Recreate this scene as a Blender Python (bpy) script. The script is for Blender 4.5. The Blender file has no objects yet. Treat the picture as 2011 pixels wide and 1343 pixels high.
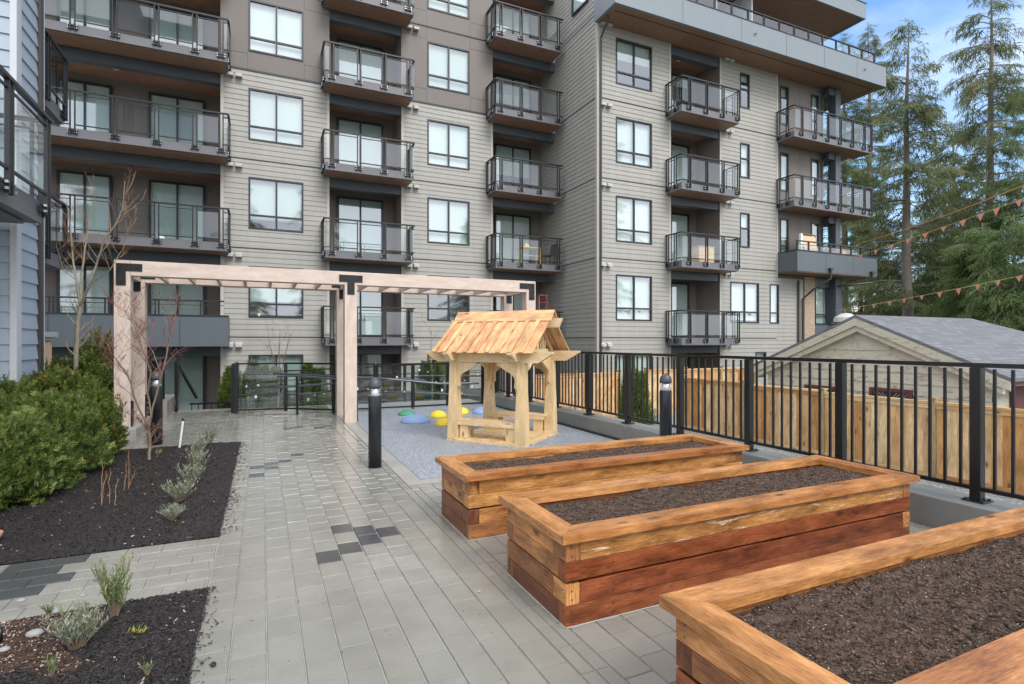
import bpy, math, random
import numpy as np
from mathutils import Vector, Matrix, noise
R=math.radians
random.seed(7); rng=np.random.default_rng(7)
S=bpy.context.scene; C=S.collection
# ---------------------------------------------------------------- camera, world, sun, exposure
CAMH=1.5; FP=1070.0; HY=671.5; CX=1005.5
FX,FY=.4167,.909                                   # camera axis in the ground plane (X runs along the facade)
cd=bpy.data.cameras.new('camera'); cam=bpy.data.objects.new('camera',cd); C.objects.link(cam)
cam.location=(0,0,CAMH); cam.rotation_euler=(R(90),0,-math.atan2(FX,FY))
cd.sensor_width=36; cd.lens=36*FP/2011; cd.clip_start=.05; cd.clip_end=2000
S.camera=cam
SUN_EL,SUN_AZ=46.0,168.0                            # azimuth clockwise from +Y
W=bpy.data.worlds.new("World"); S.world=W; W.use_nodes=True
nt=W.node_tree; nt.nodes.clear()
def N_(t,**k):
    n=nt.nodes.new(t)
    for a,b in k.items(): setattr(n,a,b)
    return n
out=N_('ShaderNodeOutputWorld'); bg=N_('ShaderNodeBackground'); bg.inputs[1].default_value=.12
sky=N_('ShaderNodeTexSky',sky_type='NISHITA',sun_disc=False); sky.sun_elevation=R(SUN_EL); sky.sun_rotation=R(SUN_AZ)
tc=N_('ShaderNodeTexCoord'); mp=N_('ShaderNodeMapping'); mp.inputs['Scale'].default_value=(1,1,2.6)
no=N_('ShaderNodeTexNoise'); no.inputs['Scale'].default_value=2.2; no.inputs['Detail'].default_value=7; no.inputs['Roughness'].default_value=.55
cr=N_('ShaderNodeValToRGB'); cr.color_ramp.elements[0].position=.44; cr.color_ramp.elements[1].position=.66
dp=N_('ShaderNodeVectorMath',operation='DOT_PRODUCT'); dv=Vector((.88,.42,.28)).normalized(); dp.inputs[1].default_value=dv
mr=N_('ShaderNodeMapRange'); mr.inputs[1].default_value=.62; mr.inputs[2].default_value=.84; mr.inputs[3].default_value=.95; mr.inputs[4].default_value=.0
mx=N_('ShaderNodeMath',operation='MAXIMUM'); ml=N_('ShaderNodeMath',operation='MULTIPLY'); ml.inputs[1].default_value=.45
no2=N_('ShaderNodeTexNoise'); no2.inputs['Scale'].default_value=1.6; no2.inputs['Detail'].default_value=5
cr2=N_('ShaderNodeValToRGB'); e=cr2.color_ramp.elements; e[0].position=.3; e[0].color=(4.6,4.9,5.5,1); e[1].position=.7; e[1].color=(8.3,8.5,8.9,1)
mix=N_('ShaderNodeMix',data_type='RGBA')
hs=N_('ShaderNodeHueSaturation'); hs.inputs['Saturation'].default_value=1.2; hs.inputs['Value'].default_value=1.15
L=nt.links.new
L(tc.outputs['Generated'],mp.inputs[0]); L(mp.outputs[0],no.inputs[0]); L(no.outputs[0],cr.inputs[0])
L(tc.outputs['Generated'],dp.inputs[0]); L(dp.outputs['Value'],mr.inputs[0])
L(cr.outputs[0],ml.inputs[0]); L(ml.outputs[0],mx.inputs[0]); L(mr.outputs[0],mx.inputs[1])
L(mp.outputs[0],no2.inputs[0]); L(no2.outputs[0],cr2.inputs[0])
L(sky.outputs[0],hs.inputs['Color']); L(mx.outputs[0],mix.inputs[0]); L(hs.outputs[0],mix.inputs[6]); L(cr2.outputs[0],mix.inputs[7])
L(mix.outputs[2],bg.inputs[0]); L(bg.outputs[0],out.inputs[0])
sd=bpy.data.lights.new('sun','SUN'); sd.energy=1.1; sd.angle=R(25); sd.color=(1,.965,.92)
so=bpy.data.objects.new('sun',sd); C.objects.link(so)
az=R(SUN_AZ); el=R(SUN_EL); sv=Vector((math.sin(az)*math.cos(el),math.cos(az)*math.cos(el),math.sin(el)))
so.rotation_euler=sv.to_track_quat('Z','Y').to_euler()
S.view_settings.view_transform='Standard'; S.view_settings.look='None'; S.view_settings.gamma=1; S.view_settings.use_curve_mapping=False
S.view_settings.exposure=1.17
# ---------------------------------------------------------------- measuring: photo pixel -> world
def ab(px):
    u=(px-CX)/FP; return .909*u+FX,-FX*u+FY
def PZ(px,py,z=0.):
    d=(CAMH-z)*FP/(py-HY); a,b=ab(px); return Vector((a*d,b*d,z))
def PY(px,py,Y):
    a,b=ab(px); d=Y/b; return Vector((a*d,Y,CAMH-(py-HY)/FP*d))
def PX(px,py,X):
    a,b=ab(px); d=X/a; return Vector((X,b*d,CAMH-(py-HY)/FP*d))
def PD(px,py,d):
    a,b=ab(px); return Vector((a*d,b*d,CAMH-(py-HY)/FP*d))
# ---------------------------------------------------------------- materials
def mat(name,col=(.5,.5,.5),rough=.6,metal=0,spec=.5):
    m=bpy.data.materials.new(name); m.use_nodes=True
    b=m.node_tree.nodes['Principled BSDF']; b.inputs['Base Color'].default_value=(*col,1); b.inputs['Roughness'].default_value=rough
    b.inputs['Metallic'].default_value=metal; b.inputs['Specular IOR Level'].default_value=spec
    return m
class G:
    def __init__(s,m): s.m=m; s.t=m.node_tree; s.b=s.t.nodes['Principled BSDF']
    def n(s,t,ins=None,**k):
        x=s.t.nodes.new(t)
        for a,b in k.items(): setattr(x,a,b)
        for a,b in (ins or {}).items():
            if hasattr(b,'is_linked') : s.t.links.new(b,x.inputs[a])
            else: x.inputs[a].default_value=b
        return x
    def l(s,a,b): s.t.links.new(a,b)
    def noise(s,scale,detail=4,vec=None,rough=.5,map=None):
        if vec is None: vec=s.n('ShaderNodeTexCoord').outputs['Object']
        if map: vec=s.n('ShaderNodeMapping',{0:vec,3:map}).outputs[0]
        return s.n('ShaderNodeTexNoise',{'Vector':vec,'Scale':scale,'Detail':detail,'Roughness':rough}).outputs[0]
    def ramp(s,f,stops):
        r=s.n('ShaderNodeValToRGB',{0:f}); e=r.color_ramp.elements
        while len(e)<len(stops): e.new(.5)
        for q,(p,c) in zip(e,stops): q.position=p; q.color=(*c,1) if len(c)==3 else c
        return r.outputs[0]
    def mixc(s,f,a,b,mode='MIX'):
        x=s.n('ShaderNodeMix',data_type='RGBA',blend_type=mode)
        for i,v in ((0,f),(6,a),(7,b)):
            if hasattr(v,'is_linked'): s.l(v,x.inputs[i])
            else: x.inputs[i].default_value=(*v,1) if isinstance(v,tuple) else v
        return x.outputs[2]
    def mr(s,f,a,b,c,d): return s.n('ShaderNodeMapRange',{0:f,1:a,2:b,3:c,4:d}).outputs[0]
    def math(s,op,a,b): return s.n('ShaderNodeMath',{0:a,1:b},operation=op).outputs[0]
    def attr(s,name='tint'): return s.n('ShaderNodeAttribute',attribute_name=name).outputs['Fac']
    def bump(s,h,st=.3,d=.01): s.l(s.n('ShaderNodeBump',{'Height':h,'Strength':st,'Distance':d}).outputs[0],s.b.inputs['Normal'])
    def base(s,c): s.l(c,s.b.inputs['Base Color'])
    def rough(s,c): s.l(c,s.b.inputs['Roughness'])
def grainy(name,c0,c1,scale=6,rough=.6,bump=.15,bs=60,spec=.5,tint=.0,metal=0):
    m=mat(name,c0,rough,metal,spec); g=G(m)
    c=g.mixc(g.noise(scale,5),c0,c1)
    if tint:
        f=g.mr(g.attr(),0,1,1-tint,1+tint); cc=g.n('ShaderNodeCombineColor',{0:f,1:f,2:f}).outputs[0]
        c=g.mixc(1.0,c,cc,'MULTIPLY')
    g.base(c)
    if bump: g.bump(g.noise(bs,3),bump,.005)
    return m
def glassmat(name,tint=(.9,.97,.95),refl=.12,ior=1.5,wav=True):
    m=bpy.data.materials.new(name); m.use_nodes=True; t=m.node_tree; t.nodes.clear()
    o=t.nodes.new('ShaderNodeOutputMaterial'); tr=t.nodes.new('ShaderNodeBsdfTransparent'); tr.inputs[0].default_value=(*tint,1)
    gl=t.nodes.new('ShaderNodeBsdfGlossy'); gl.inputs['Roughness'].default_value=.03; gl.inputs[0].default_value=(.93,.96,1,1)
    fr=t.nodes.new('ShaderNodeFresnel'); fr.inputs[0].default_value=ior
    geo=t.nodes.new('ShaderNodeNewGeometry'); im=t.nodes.new('ShaderNodeMapRange'); im.inputs[3].default_value=ior; im.inputs[4].default_value=1/ior; t.links.new(geo.outputs['Backfacing'],im.inputs[0]); t.links.new(im.outputs[0],fr.inputs[0])
    ad=t.nodes.new('ShaderNodeMath'); ad.operation='ADD'; ad.inputs[1].default_value=refl; ad.use_clamp=True
    mxn=t.nodes.new('ShaderNodeMixShader'); bk=t.nodes.new('ShaderNodeMath'); bk.operation='SUBTRACT'; bk.use_clamp=True; t.links.new(fr.outputs[0],ad.inputs[0]); t.links.new(ad.outputs[0],bk.inputs[0]); t.links.new(geo.outputs['Backfacing'],bk.inputs[1]); t.links.new(bk.outputs[0],mxn.inputs[0])
    t.links.new(tr.outputs[0],mxn.inputs[1]); t.links.new(gl.outputs[0],mxn.inputs[2]); t.links.new(mxn.outputs[0],o.inputs[0])
    # slight waviness of real panes
    tcn=t.nodes.new('ShaderNodeTexCoord'); nn=t.nodes.new('ShaderNodeTexNoise'); nn.inputs['Scale'].default_value=1.3; nn.inputs['Detail'].default_value=1
    bp=t.nodes.new('ShaderNodeBump'); bp.inputs['Strength'].default_value=.06; bp.inputs['Distance'].default_value=.01
    t.links.new(tcn.outputs['Object'],nn.inputs[0]); t.links.new(nn.outputs[0],bp.inputs['Height']); wav and t.links.new(bp.outputs[0],gl.inputs['Normal'])
    return m
def woodmat(name,cols,knots=True,rough=(.35,.6),gs=1.0,wet=None,paint=None,dark=.45,gc=1.0):
    """cols: stops of colour used by the per-board tint; UV runs along (u) and across (v) each board"""
    m=mat(name,cols[0],.5); g=G(m); uv=g.n('ShaderNodeUVMap').outputs[0]
    t=g.attr(); n=len(cols)
    base=g.ramp(t,[(i/(n-1),c) for i,c in enumerate(cols)])
    wv=g.n('ShaderNodeVectorMath',{0:g.n('ShaderNodeTexNoise',{'Vector':uv,'Scale':1.6,'Detail':2}).outputs['Color'],1:(0,.03,0)},operation='MULTIPLY').outputs[0]
    uv2=g.n('ShaderNodeVectorMath',{0:uv,1:wv},operation='ADD').outputs[0]
    gr=g.noise(3*gs,6,uv2,.65,map=(2.4,60,1)); gr2=g.noise(2.6,5,uv,.62,map=(1.0,3.2,1))
    fi=g.noise(4,4,uv2,.65,map=(5,70,1)); f=g.math('MULTIPLY',g.mr(gr,.32,.70,1-.34*gc,1+.18*gc),g.mr(fi,.3,.7,1-.26*gc,1+.20*gc)); f2=g.mr(gr2,.32,.68,1-.44*gc,1+.26*gc); ff=g.math('MULTIPLY',f,f2)
    c=g.mixc(1.0,base,g.n('ShaderNodeCombineColor',{0:ff,1:g.math('POWER',ff,1.15),2:g.math('POWER',ff,1.3)}).outputs[0],'MULTIPLY')
    if knots:
        vo=g.n('ShaderNodeTexVoronoi',{'Vector':g.n('ShaderNodeMapping',{0:uv2,3:(2.6,6.0,1)}).outputs[0],'Scale':1.0,'Randomness':1.0}).outputs['Distance']
        k=g.mr(vo,.05,.17,1,0); c=g.mixc(g.math('MULTIPLY',k,.85),c,tuple(x*dark*.35 for x in cols[0]))
    if paint:
        pn=g.noise(3,7,uv,.75,map=(1,9,1)); k=g.mr(pn,.57,.63,0,1); k=g.math('MULTIPLY',k,g.mr(g.attr('paint'),0,1,0,1)); c=g.mixc(k,c,(.74,.63,.46))
    g.base(c); g.rough(g.mr(gr2,.3,.7,rough[0],rough[1])); g.bump(gr,.35,.002)
    return m
M={}
M['siding']=grainy('fibre_cement_siding',(.325,.312,.282),(.365,.352,.318),3,.62,.12,45)
def sidingm():
    m=mat('fibre_cement_siding',(.33,.315,.285),.62); g=G(m); c=g.mixc(g.noise(3,5),(.325,.312,.282),(.365,.352,.318))
    st=g.mr(g.noise(1.6,6,rough=.7,map=(2.2,2.2,.16)),.35,.72,1.05,.94); c=g.mixc(1.0,c,g.n('ShaderNodeCombineColor',{0:st,1:st,2:st}).outputs[0],'MULTIPLY'); g.base(c); g.bump(g.noise(45,3),.12,.005); return m
M['siding']=sidingm()
M['corner_trim']=grainy('siding_trim',(.42,.40,.36),(.47,.45,.40),3,.55,.05)
M['brown']=grainy('brown_panel',(.155,.133,.118),(.185,.160,.143),1.5,.6,.05,30)
M['dkbrown']=grainy('recess_panel',(.165,.140,.122),(.195,.168,.148),1.5,.6,.05,30)
M['blue']=grainy('blue_siding',(.30,.36,.42),(.35,.41,.47),3,.55,.1,40)
M['white']=grainy('white_trim',(.46,.48,.50),(.53,.55,.57),3,.5,.04)
M['frame']=mat('dark_window_frame',(.022,.026,.032),.4)
M['metal']=mat('dark_rail_metal',(.018,.019,.022),.38)
M['darkscrew']=mat('screw_head',(.10,.085,.07),.5,.4)
M['black']=mat('black_powder_coat',(.010,.010,.011),.32)
M['deckc']=grainy('pale_bounce_deck',(.40,.40,.39),(.46,.46,.45),2,.6,.04)  # recess floors made extra pale, unseen from below, to bounce light up
M['slab']=grainy('balcony_fascia',(.135,.135,.145),(.165,.165,.175),2,.5,.04)
M['beam']=grainy('steel_beam_paint',(.062,.074,.086),(.082,.094,.106),2,.5,.04)
M['fascia']=grainy('grey_metal_panel',(.185,.215,.235),(.215,.245,.265),1.2,.42,.03,20)
M['fasciadk']=grainy('slate_metal_panel',(.085,.105,.12),(.105,.125,.14),1.2,.45,.03,20)
M['glass']=glassmat('balcony_glass',(.95,.978,.972),.07,wav=False)
M['pane']=glassmat('window_glass',(.88,.95,.93),.20)
M['blind']=grainy('roller_blind',(.76,.80,.77),(.82,.86,.83),.7,.8,0)
def blindm():
    m=mat('roller_blind',(.6,.65,.62),.8); g=G(m); r=g.n('ShaderNodeObjectInfo').outputs['Random']; g.base(g.mixc(r,(.36,.42,.40),(.62,.655,.635))); return m
M['blind']=blindm()
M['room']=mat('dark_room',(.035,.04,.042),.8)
M['steel']=mat('bolt_steel',(.6,.6,.62),.3,.8)
M['lampw']=mat('recessed_lamp',(.8,.8,.75),.4)
M['vent']=grainy('vent_hood',(.45,.44,.42),(.5,.49,.47),3,.5,.03)
M['pipe']=mat('downpipe_brown',(.05,.042,.042),.45)
def soffit():
    m=mat('wood_soffit',(.16,.08,.045),.5); g=G(m); tcn=g.n('ShaderNodeTexCoord').outputs['Object']
    gr=g.noise(4,5,tcn,.6,map=(1,9,1)); 
    w=g.n('ShaderNodeTexWave',{'Vector':tcn,'Scale':3.2},bands_direction='Y').outputs[0]
    c=g.mixc(g.mr(gr,.35,.7,0,1),(.24,.125,.08),(.40,.225,.145)); c=g.mixc(g.mr(w,.0,.06,.7,0),c,(.03,.018,.012)); g.base(c); return m
M['soffit']=soffit()
def conc(name,a,b,rough=.55,speck=True):
    m=mat(name,a,rough); g=G(m); n=g.noise(2.5,8,rough=.65); c=g.mixc(g.mr(n,.3,.7,0,1),a,b)
    f=g.noise(140,2); c=g.mixc(g.mr(f,.55,.7,0,.35),c,tuple(x*1.5 for x in b)); g.base(c); g.bump(g.noise(60,5),.25,.004); g.rough(g.mr(n,.3,.7,rough*.6,rough)); return m
M['concrete']=conc('concrete',(.27,.26,.235),(.36,.345,.31))
M['concwet']=conc('damp_concrete',(.17,.17,.16),(.23,.23,.215),.4)
def pavermat(name,a,b,dk=0):
    m=mat(name,a,.4); g=G(m); t=g.attr(); n=g.noise(.55,5,rough=.6); fine=g.noise(170,3,rough=.7)
    c=g.mixc(t,a,b); c=g.mixc(g.mr(fine,.35,.7,0,.5),c,tuple(x*1.35 for x in b)); c=g.mixc(g.mr(g.noise(5,6),.4,.75,0,.35),c,tuple(x*.62 for x in a))
    wet=g.mr(n,.46,.70,1,0); c=g.mixc(g.math('MULTIPLY',wet,.28),c,tuple(x*.5 for x in a)); g.base(c)
    g.rough(g.math('ADD',g.mr(wet,0,1,.31,.08),g.mr(fine,.3,.7,-.05,.10))); g.bump(g.noise(110,4),.28,.003); g.b.inputs['Specular IOR Level'].default_value=.62; return m
M['paver']=pavermat('paver_grey',(.245,.236,.203),(.295,.285,.247))
M['paverdk']=pavermat('paver_charcoal',(.062,.064,.066),(.085,.087,.09))
M['sand']=conc('joint_sand',(.27,.26,.235),(.37,.36,.32),.7)
def speck(name,cols,scale=90,rough=.7,bump=.6,big=None):
    m=mat(name,cols[0],rough); g=G(m); vo=g.n('ShaderNodeTexVoronoi',{'Vector':g.n('ShaderNodeTexCoord').outputs['Object'],'Scale':scale})
    v=g.n('ShaderNodeSeparateColor',{0:vo.outputs['Color']}).outputs[0]; n=len(cols)
    c=g.ramp(v,[(i/(n-1),x) for i,x in enumerate(cols)])
    c=g.mixc(g.mr(g.noise(1.2,5),.35,.7,0,.3),c,tuple(x*.6 for x in cols[1])); g.base(c); g.bump(vo.outputs['Distance'],bump,.006); return m
M['rubber']=speck('rubber_granules',[(.17,.19,.21),(.26,.28,.31),(.22,.25,.30),(.48,.50,.52),(.10,.11,.13)],75,.5,.5)
M['gravel']=speck('gravel',[(.10,.11,.12),(.24,.25,.26),(.36,.37,.38),(.16,.17,.17),(.55,.55,.55)],38,.6,1.0)
M['mulch']=grainy('bark_mulch',(.011,.009,.0085),(.032,.026,.0235),40,.55,.8,60,tint=.9,spec=.4)
M['soil']=grainy('potting_soil',(.045,.028,.019),(.11,.070,.048),30,.75,.9,120,tint=.8,spec=.3)
M['soilred']=grainy('bark_soil',(.036,.020,.014),(.085,.052,.038),25,.75,.9,90,tint=.8,spec=.3)
M['chipl']=grainy('pale_fleck',(.35,.27,.19),(.5,.42,.33),30,.7,0)
M['stone']=grainy('stone',(.20,.20,.20),(.36,.35,.33),20,.6,.3,50)
M['planter']=woodmat('oiled_cedar_timber',[(.21,.052,.020),(.31,.085,.026),(.17,.060,.028),(.50,.22,.075),(.62,.30,.095)],rough=(.22,.48),paint=True,gc=1.45)
M['cap']=woodmat('oiled_cedar_cap',[(.40,.155,.05),(.58,.27,.09),(.50,.23,.085)],rough=(.20,.42),gc=1.15)
M['house']=woodmat('fresh_cedar',[(.72,.52,.27),(.78,.59,.34),(.67,.45,.22)],gc=.5,rough=(.45,.65))
M['roofb']=woodmat('roof_board',[(.72,.38,.17),(.76,.47,.23),(.64,.31,.13)],gc=1.0,rough=(.4,.6))
M['fence']=woodmat('fence_cedar',[(.60,.30,.09),(.80,.55,.28),(.52,.23,.06),(.82,.62,.36),(.60,.30,.09)],gc=.8,rough=(.45,.65))
M['fpost']=woodmat('treated_post',[(.40,.29,.13),(.46,.34,.17)],rough=(.5,.7))
M['fir']=woodmat('pale_fir_beam',[(.58,.47,.40),(.62,.51,.44),(.55,.44,.37)],knots=False,gc=.35,rough=(.5,.7))
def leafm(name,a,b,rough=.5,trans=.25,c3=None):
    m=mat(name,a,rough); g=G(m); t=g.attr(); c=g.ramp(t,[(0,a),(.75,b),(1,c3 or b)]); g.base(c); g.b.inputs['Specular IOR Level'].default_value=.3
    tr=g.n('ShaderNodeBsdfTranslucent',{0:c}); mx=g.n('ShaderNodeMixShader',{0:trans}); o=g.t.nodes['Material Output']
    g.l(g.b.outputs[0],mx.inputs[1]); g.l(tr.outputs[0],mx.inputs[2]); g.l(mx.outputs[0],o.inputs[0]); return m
M['yew']=leafm('yew_needles',(.025,.048,.010),(.15,.20,.036),.45,.3,(.40,.30,.07))
M['yewb']=leafm('yew_needles_bright',(.020,.045,.012),(.15,.215,.045),.4,.3,(.36,.33,.11))
M['fir1']=leafm('conifer_needles',(.055,.078,.034),(.18,.21,.09),.6,.4,(.32,.27,.14))
M['fir2']=leafm('conifer_needles_green',(.06,.11,.03),(.18,.25,.095),.6,.4,(.31,.32,.15))
M['lav']=leafm('lavender_leaves',(.14,.18,.11),(.30,.34,.24),.7,.15,(.33,.27,.20))
M['herb']=leafm('herb_leaves',(.09,.16,.05),(.22,.30,.12),.6,.2,(.30,.24,.10))
M['yel']=leafm('yellow_shoots',(.28,.32,.05),(.45,.42,.08),.6,.2)
M['bark']=grainy('tree_bark',(.12,.085,.06),(.24,.18,.12),25,.8,.5,60)
M['barkg']=grainy('mottled_bark',(.15,.13,.10),(.38,.34,.25),22,.8,.4,60)
M['barkc']=grainy('conifer_bark',(.12,.105,.09),(.22,.19,.16),4,.9,.8,12)
M['twig']=grainy('red_twig',(.16,.055,.050),(.24,.10,.075),12,.6,0)
M['twigo']=grainy('tan_twig',(.33,.17,.09),(.42,.24,.13),12,.6,0)
M['clay']=grainy('terracotta',(.36,.18,.11),(.45,.25,.16),8,.7,.2)
M['orange']=mat('orange_plastic',(.74,.27,.19),.5)
M['rope']=mat('orange_rope',(.72,.36,.10),.7)
M['ropeg']=mat('flag_cord',(.55,.47,.22),.7)
M['whitep']=mat('white_plastic',(.78,.78,.76),.4)
M['lens']=glassmat('bollard_lens',(.92,.93,.95),.25)
M['cone']=mat('reflector_cone',(.75,.75,.76),.25,.3)
M['capg']=mat('bollard_cap',(.055,.06,.068),.4)
M['bollard']=mat('bollard_body',(.012,.014,.018),.35)
M['garage']=None
# ---------------------------------------------------------------- mesh builder
V=Vector; ZZ=V((0,0,1))
class MB:
    def __init__(s): s.v=[];s.f=[];s.m=[];s.uv=[];s.t=[];s.p=[]
    def face(s,pts,m=0,t=.5,uv=None,p=0):
        i=len(s.v); s.v+=[tuple(q) for q in pts]; s.f.append(tuple(range(i,i+len(pts)))); s.m.append(m); s.t.append(t); s.p.append(p)
        s.uv.append(uv or [(0,0)]*len(pts))
    def box8(s,O,A,B,Cv,m=0,t=.5,p=0):
        O,A,B,Cv=V(O),V(A),V(B),V(Cv)
        if A.cross(B).dot(Cv)<0: A,B=B,A
        i=len(s.v); ax=(A,B,Cv); ln=[a.length for a in ax]; lo=max(range(3),key=lambda k:ln[k])
        for k in range(8): s.v.append(tuple(O+A*(k&1)+B*((k>>1)&1)+Cv*((k>>2)&1)))
        off=(random.random()*50,random.random()*50)
        for fc,(p_,q_) in (((0,2,3,1),(0,1)),((4,5,7,6),(0,1)),((0,1,5,4),(0,2)),((2,6,7,3),(0,2)),((0,4,6,2),(1,2)),((1,3,7,5),(1,2))):
            a,b=(p_,q_)
            if b==lo or (a!=lo and ln[b]>ln[a]): a,b=b,a
            uv=[]
            for k in fc:
                c=(k&1,(k>>1)&1,(k>>2)&1); uv.append((c[a]*ln[a]+off[0],c[b]*ln[b]+off[1]+(.5*a+.9*b)))
            s.f.append(tuple(i+k for k in fc)); s.m.append(m); s.t.append(t); s.uv.append(uv); s.p.append(p)
    def box(s,x0,x1,y0,y1,z0,z1,m=0,t=.5,p=0): s.box8((x0,y0,z0),(x1-x0,0,0),(0,y1-y0,0),(0,0,z1-z0),m,t,p)
    def beam(s,a,b,w,h,m=0,t=.5,up=ZZ):
        """bar from a to b, centred, w across, h along up"""
        a,b=V(a),V(b); d=b-a; sd=d.cross(up)
        if sd.length<1e-6: sd=d.cross(V((1,0,0)))
        sd.normalize(); u=sd.cross(d).normalized(); s.box8(a-sd*w/2-u*h/2,d,sd*w,u*h,m,t)
    def prism(s,poly,ext,m=0,t=.5):
        ext=V(ext); poly=[V(q) for q in poly]; nn=V((0,0,0))
        for k in range(1,len(poly)-1): nn+=(poly[k]-poly[0]).cross(poly[k+1]-poly[0])
        if nn.dot(ext)>0: poly=poly[::-1]
        n=len(poly); u=max(((poly[k]-poly[k-1]) for k in range(n)),key=lambda q:q.length).normalized(); w=nn.normalized().cross(u); o=random.random()*40
        f=lambda q:(q.dot(u)+o,q.dot(w)+q.dot(ext.normalized())+o)
        s.face(poly,m,t,[f(q) for q in poly]); b=[q+ext for q in poly][::-1]; s.face(b,m,t,[f(q) for q in b])
        for k in range(n):
            a,c=poly[k],poly[(k+1)%n]; q=[a,a+ext,c+ext,c]; s.face(q,m,t,[f(x) for x in q])
    def tube(s,pts,rad,n=6,m=0,t=.5,cap=True):
        pts=[V(q) for q in pts]; k=len(pts)
        if not isinstance(rad,(list,tuple)): rad=[rad]*k
        i0=len(s.v); ref=None
        for j,p in enumerate(pts):
            d=(pts[min(j+1,k-1)]-pts[max(j-1,0)]).normalized()
            if ref is None: ref=d.orthogonal().normalized()
            ref=(ref-d*ref.dot(d)); ref=ref.normalized() if ref.length>1e-6 else d.orthogonal().normalized(); w=d.cross(ref)
            for a in range(n):
                an=2*math.pi*a/n; s.v.append(tuple(p+(ref*math.cos(an)+w*math.sin(an))*rad[j]))
        for j in range(k-1):
            for a in range(n):
                b=(a+1)%n; s.f.append((i0+j*n+a,i0+j*n+b,i0+(j+1)*n+b,i0+(j+1)*n+a)); s.m.append(m); s.t.append(t); s.p.append(0); s.uv.append([(0,0)]*4)
        if cap:
            for st in (0,(k-1)*n):
                fc=tuple(i0+st+a for a in range(n)); s.f.append(fc[::-1] if st==0 else fc); s.m.append(m); s.t.append(t); s.p.append(0); s.uv.append([(0,0)]*n)
    def lathe(s,c,prof,n=24,m=0,t=.5):
        """prof: (r,z) from bottom to top"""
        c=V(c); i0=len(s.v)
        for r,z in prof:
            for a in range(n): an=2*math.pi*a/n; s.v.append((c.x+r*math.cos(an),c.y+r*math.sin(an),c.z+z))
        for j in range(len(prof)-1):
            for a in range(n):
                b=(a+1)%n; s.f.append((i0+j*n+a,i0+j*n+b,i0+(j+1)*n+b,i0+(j+1)*n+a)); s.m.append(m); s.t.append(t); s.p.append(0); s.uv.append([(0,0)]*4)
        for st,rv in ((0,1),((len(prof)-1)*n,0)):
            fc=tuple(i0+st+a for a in range(n)); s.f.append(fc[::-1] if rv else fc); s.m.append(m); s.t.append(t); s.p.append(0); s.uv.append([(0,0)]*n)
    def build(s,name,mats,parent=None,smooth=False,bevel=0):
        me=bpy.data.meshes.new(name)
        org=V((0,0,0))
        if parent is None and s.v:
            a=np.array(s.v); org=V(((a[:,0].min()+a[:,0].max())/2,(a[:,1].min()+a[:,1].max())/2,a[:,2].min()))
        elif parent is not None: org=wloc(parent)
        me.from_pydata([(x-org.x,y-org.y,z-org.z) for x,y,z in s.v],[],s.f)
        for q in (mats if isinstance(mats,(list,tuple)) else [mats]): me.materials.append(M[q] if isinstance(q,str) else q)
        me.polygons.foreach_set('material_index',s.m)
        at=me.attributes.new('tint','FLOAT','FACE'); at.data.foreach_set('value',[float(x) for x in s.t])
        if any(s.p): at=me.attributes.new('paint','FLOAT','FACE'); at.data.foreach_set('value',[float(x) for x in s.p])
        uvl=me.uv_layers.new(name='UVMap'); uvl.data.foreach_set('uv',[c for u in s.uv for q in u for c in q])
        if smooth: me.polygons.foreach_set('use_smooth',[True]*len(s.f))
        me.update(); o=bpy.data.objects.new(name,me); C.objects.link(o)
        if parent is not None: o.parent=parent
        else: o.location=org
        o['wl']=tuple(org)
        if bevel:
            b=o.modifiers.new('bevel','BEVEL'); b.width=bevel; b.segments=2; b.limit_method='ANGLE'
        return o
def wloc(o): return V(o['wl'])
def tag(o,label,cat,group=None,kind=None):
    if label: o['label']=label
    if cat: o['category']=cat
    if group: o['group']=group
    if kind: o['kind']=kind
    return o
def thing(name,loc,label,cat,group=None):
    o=bpy.data.objects.new(name,None); C.objects.link(o); o.location=loc; o['wl']=tuple(V(loc)); o.empty_display_size=.2
    return tag(o,label,cat,group)
def struct(mb,name,mats,label=None,**k):
    o=mb.build(name,mats,**k); o['kind']='structure'; o['label']=label or name.replace('_',' '); o['category']=name.replace('_',' '); return o
def bigmesh(name,verts,faces,mats,tint=None,parent=None,smooth=False,midx=None):
    """verts (n,3), faces (m,k) numpy arrays"""
    me=bpy.data.meshes.new(name); n=len(verts); m,k=faces.shape
    org=V((0,0,0)) if parent is None else wloc(parent)
    if parent is None: org=V((float(verts[:,0].mean()),float(verts[:,1].mean()),float(verts[:,2].min())))
    vv=verts-np.array(org)[None]
    me.vertices.add(n); me.vertices.foreach_set('co',vv.astype(np.float32).ravel())
    me.loops.add(m*k); me.loops.foreach_set('vertex_index',faces.astype(np.int32).ravel())
    me.polygons.add(m); me.polygons.foreach_set('loop_start',np.arange(0,m*k,k,dtype=np.int32)); me.polygons.foreach_set('loop_total',np.full(m,k,dtype=np.int32))
    for q in (mats if isinstance(mats,(list,tuple)) else [mats]): me.materials.append(M[q])
    me.update(calc_edges=True)
    if midx is not None: me.polygons.foreach_set('material_index',midx.astype(np.int32))
    at=me.attributes.new('tint','FLOAT','FACE'); at.data.foreach_set('value',(np.full(m,.5) if tint is None else tint).astype(np.float32))
    if smooth: me.polygons.foreach_set('use_smooth',np.ones(m,dtype=bool))
    o=bpy.data.objects.new(name,me); C.objects.link(o)
    if parent is not None: o.parent=parent
    else: o.location=org
    o['wl']=tuple(org); return o
def scatter(bv,bf,Ms,Ps):
    """instances merged in one array pair"""
    T=len(Ps); v=np.einsum('tij,nj->tni',Ms,bv)+Ps[:,None,:]; n=len(bv)
    f=bf[None]+(np.arange(T)*n)[:,None,None]
    return v.reshape(-1,3),f.reshape(-1,bf.shape[1])
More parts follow.
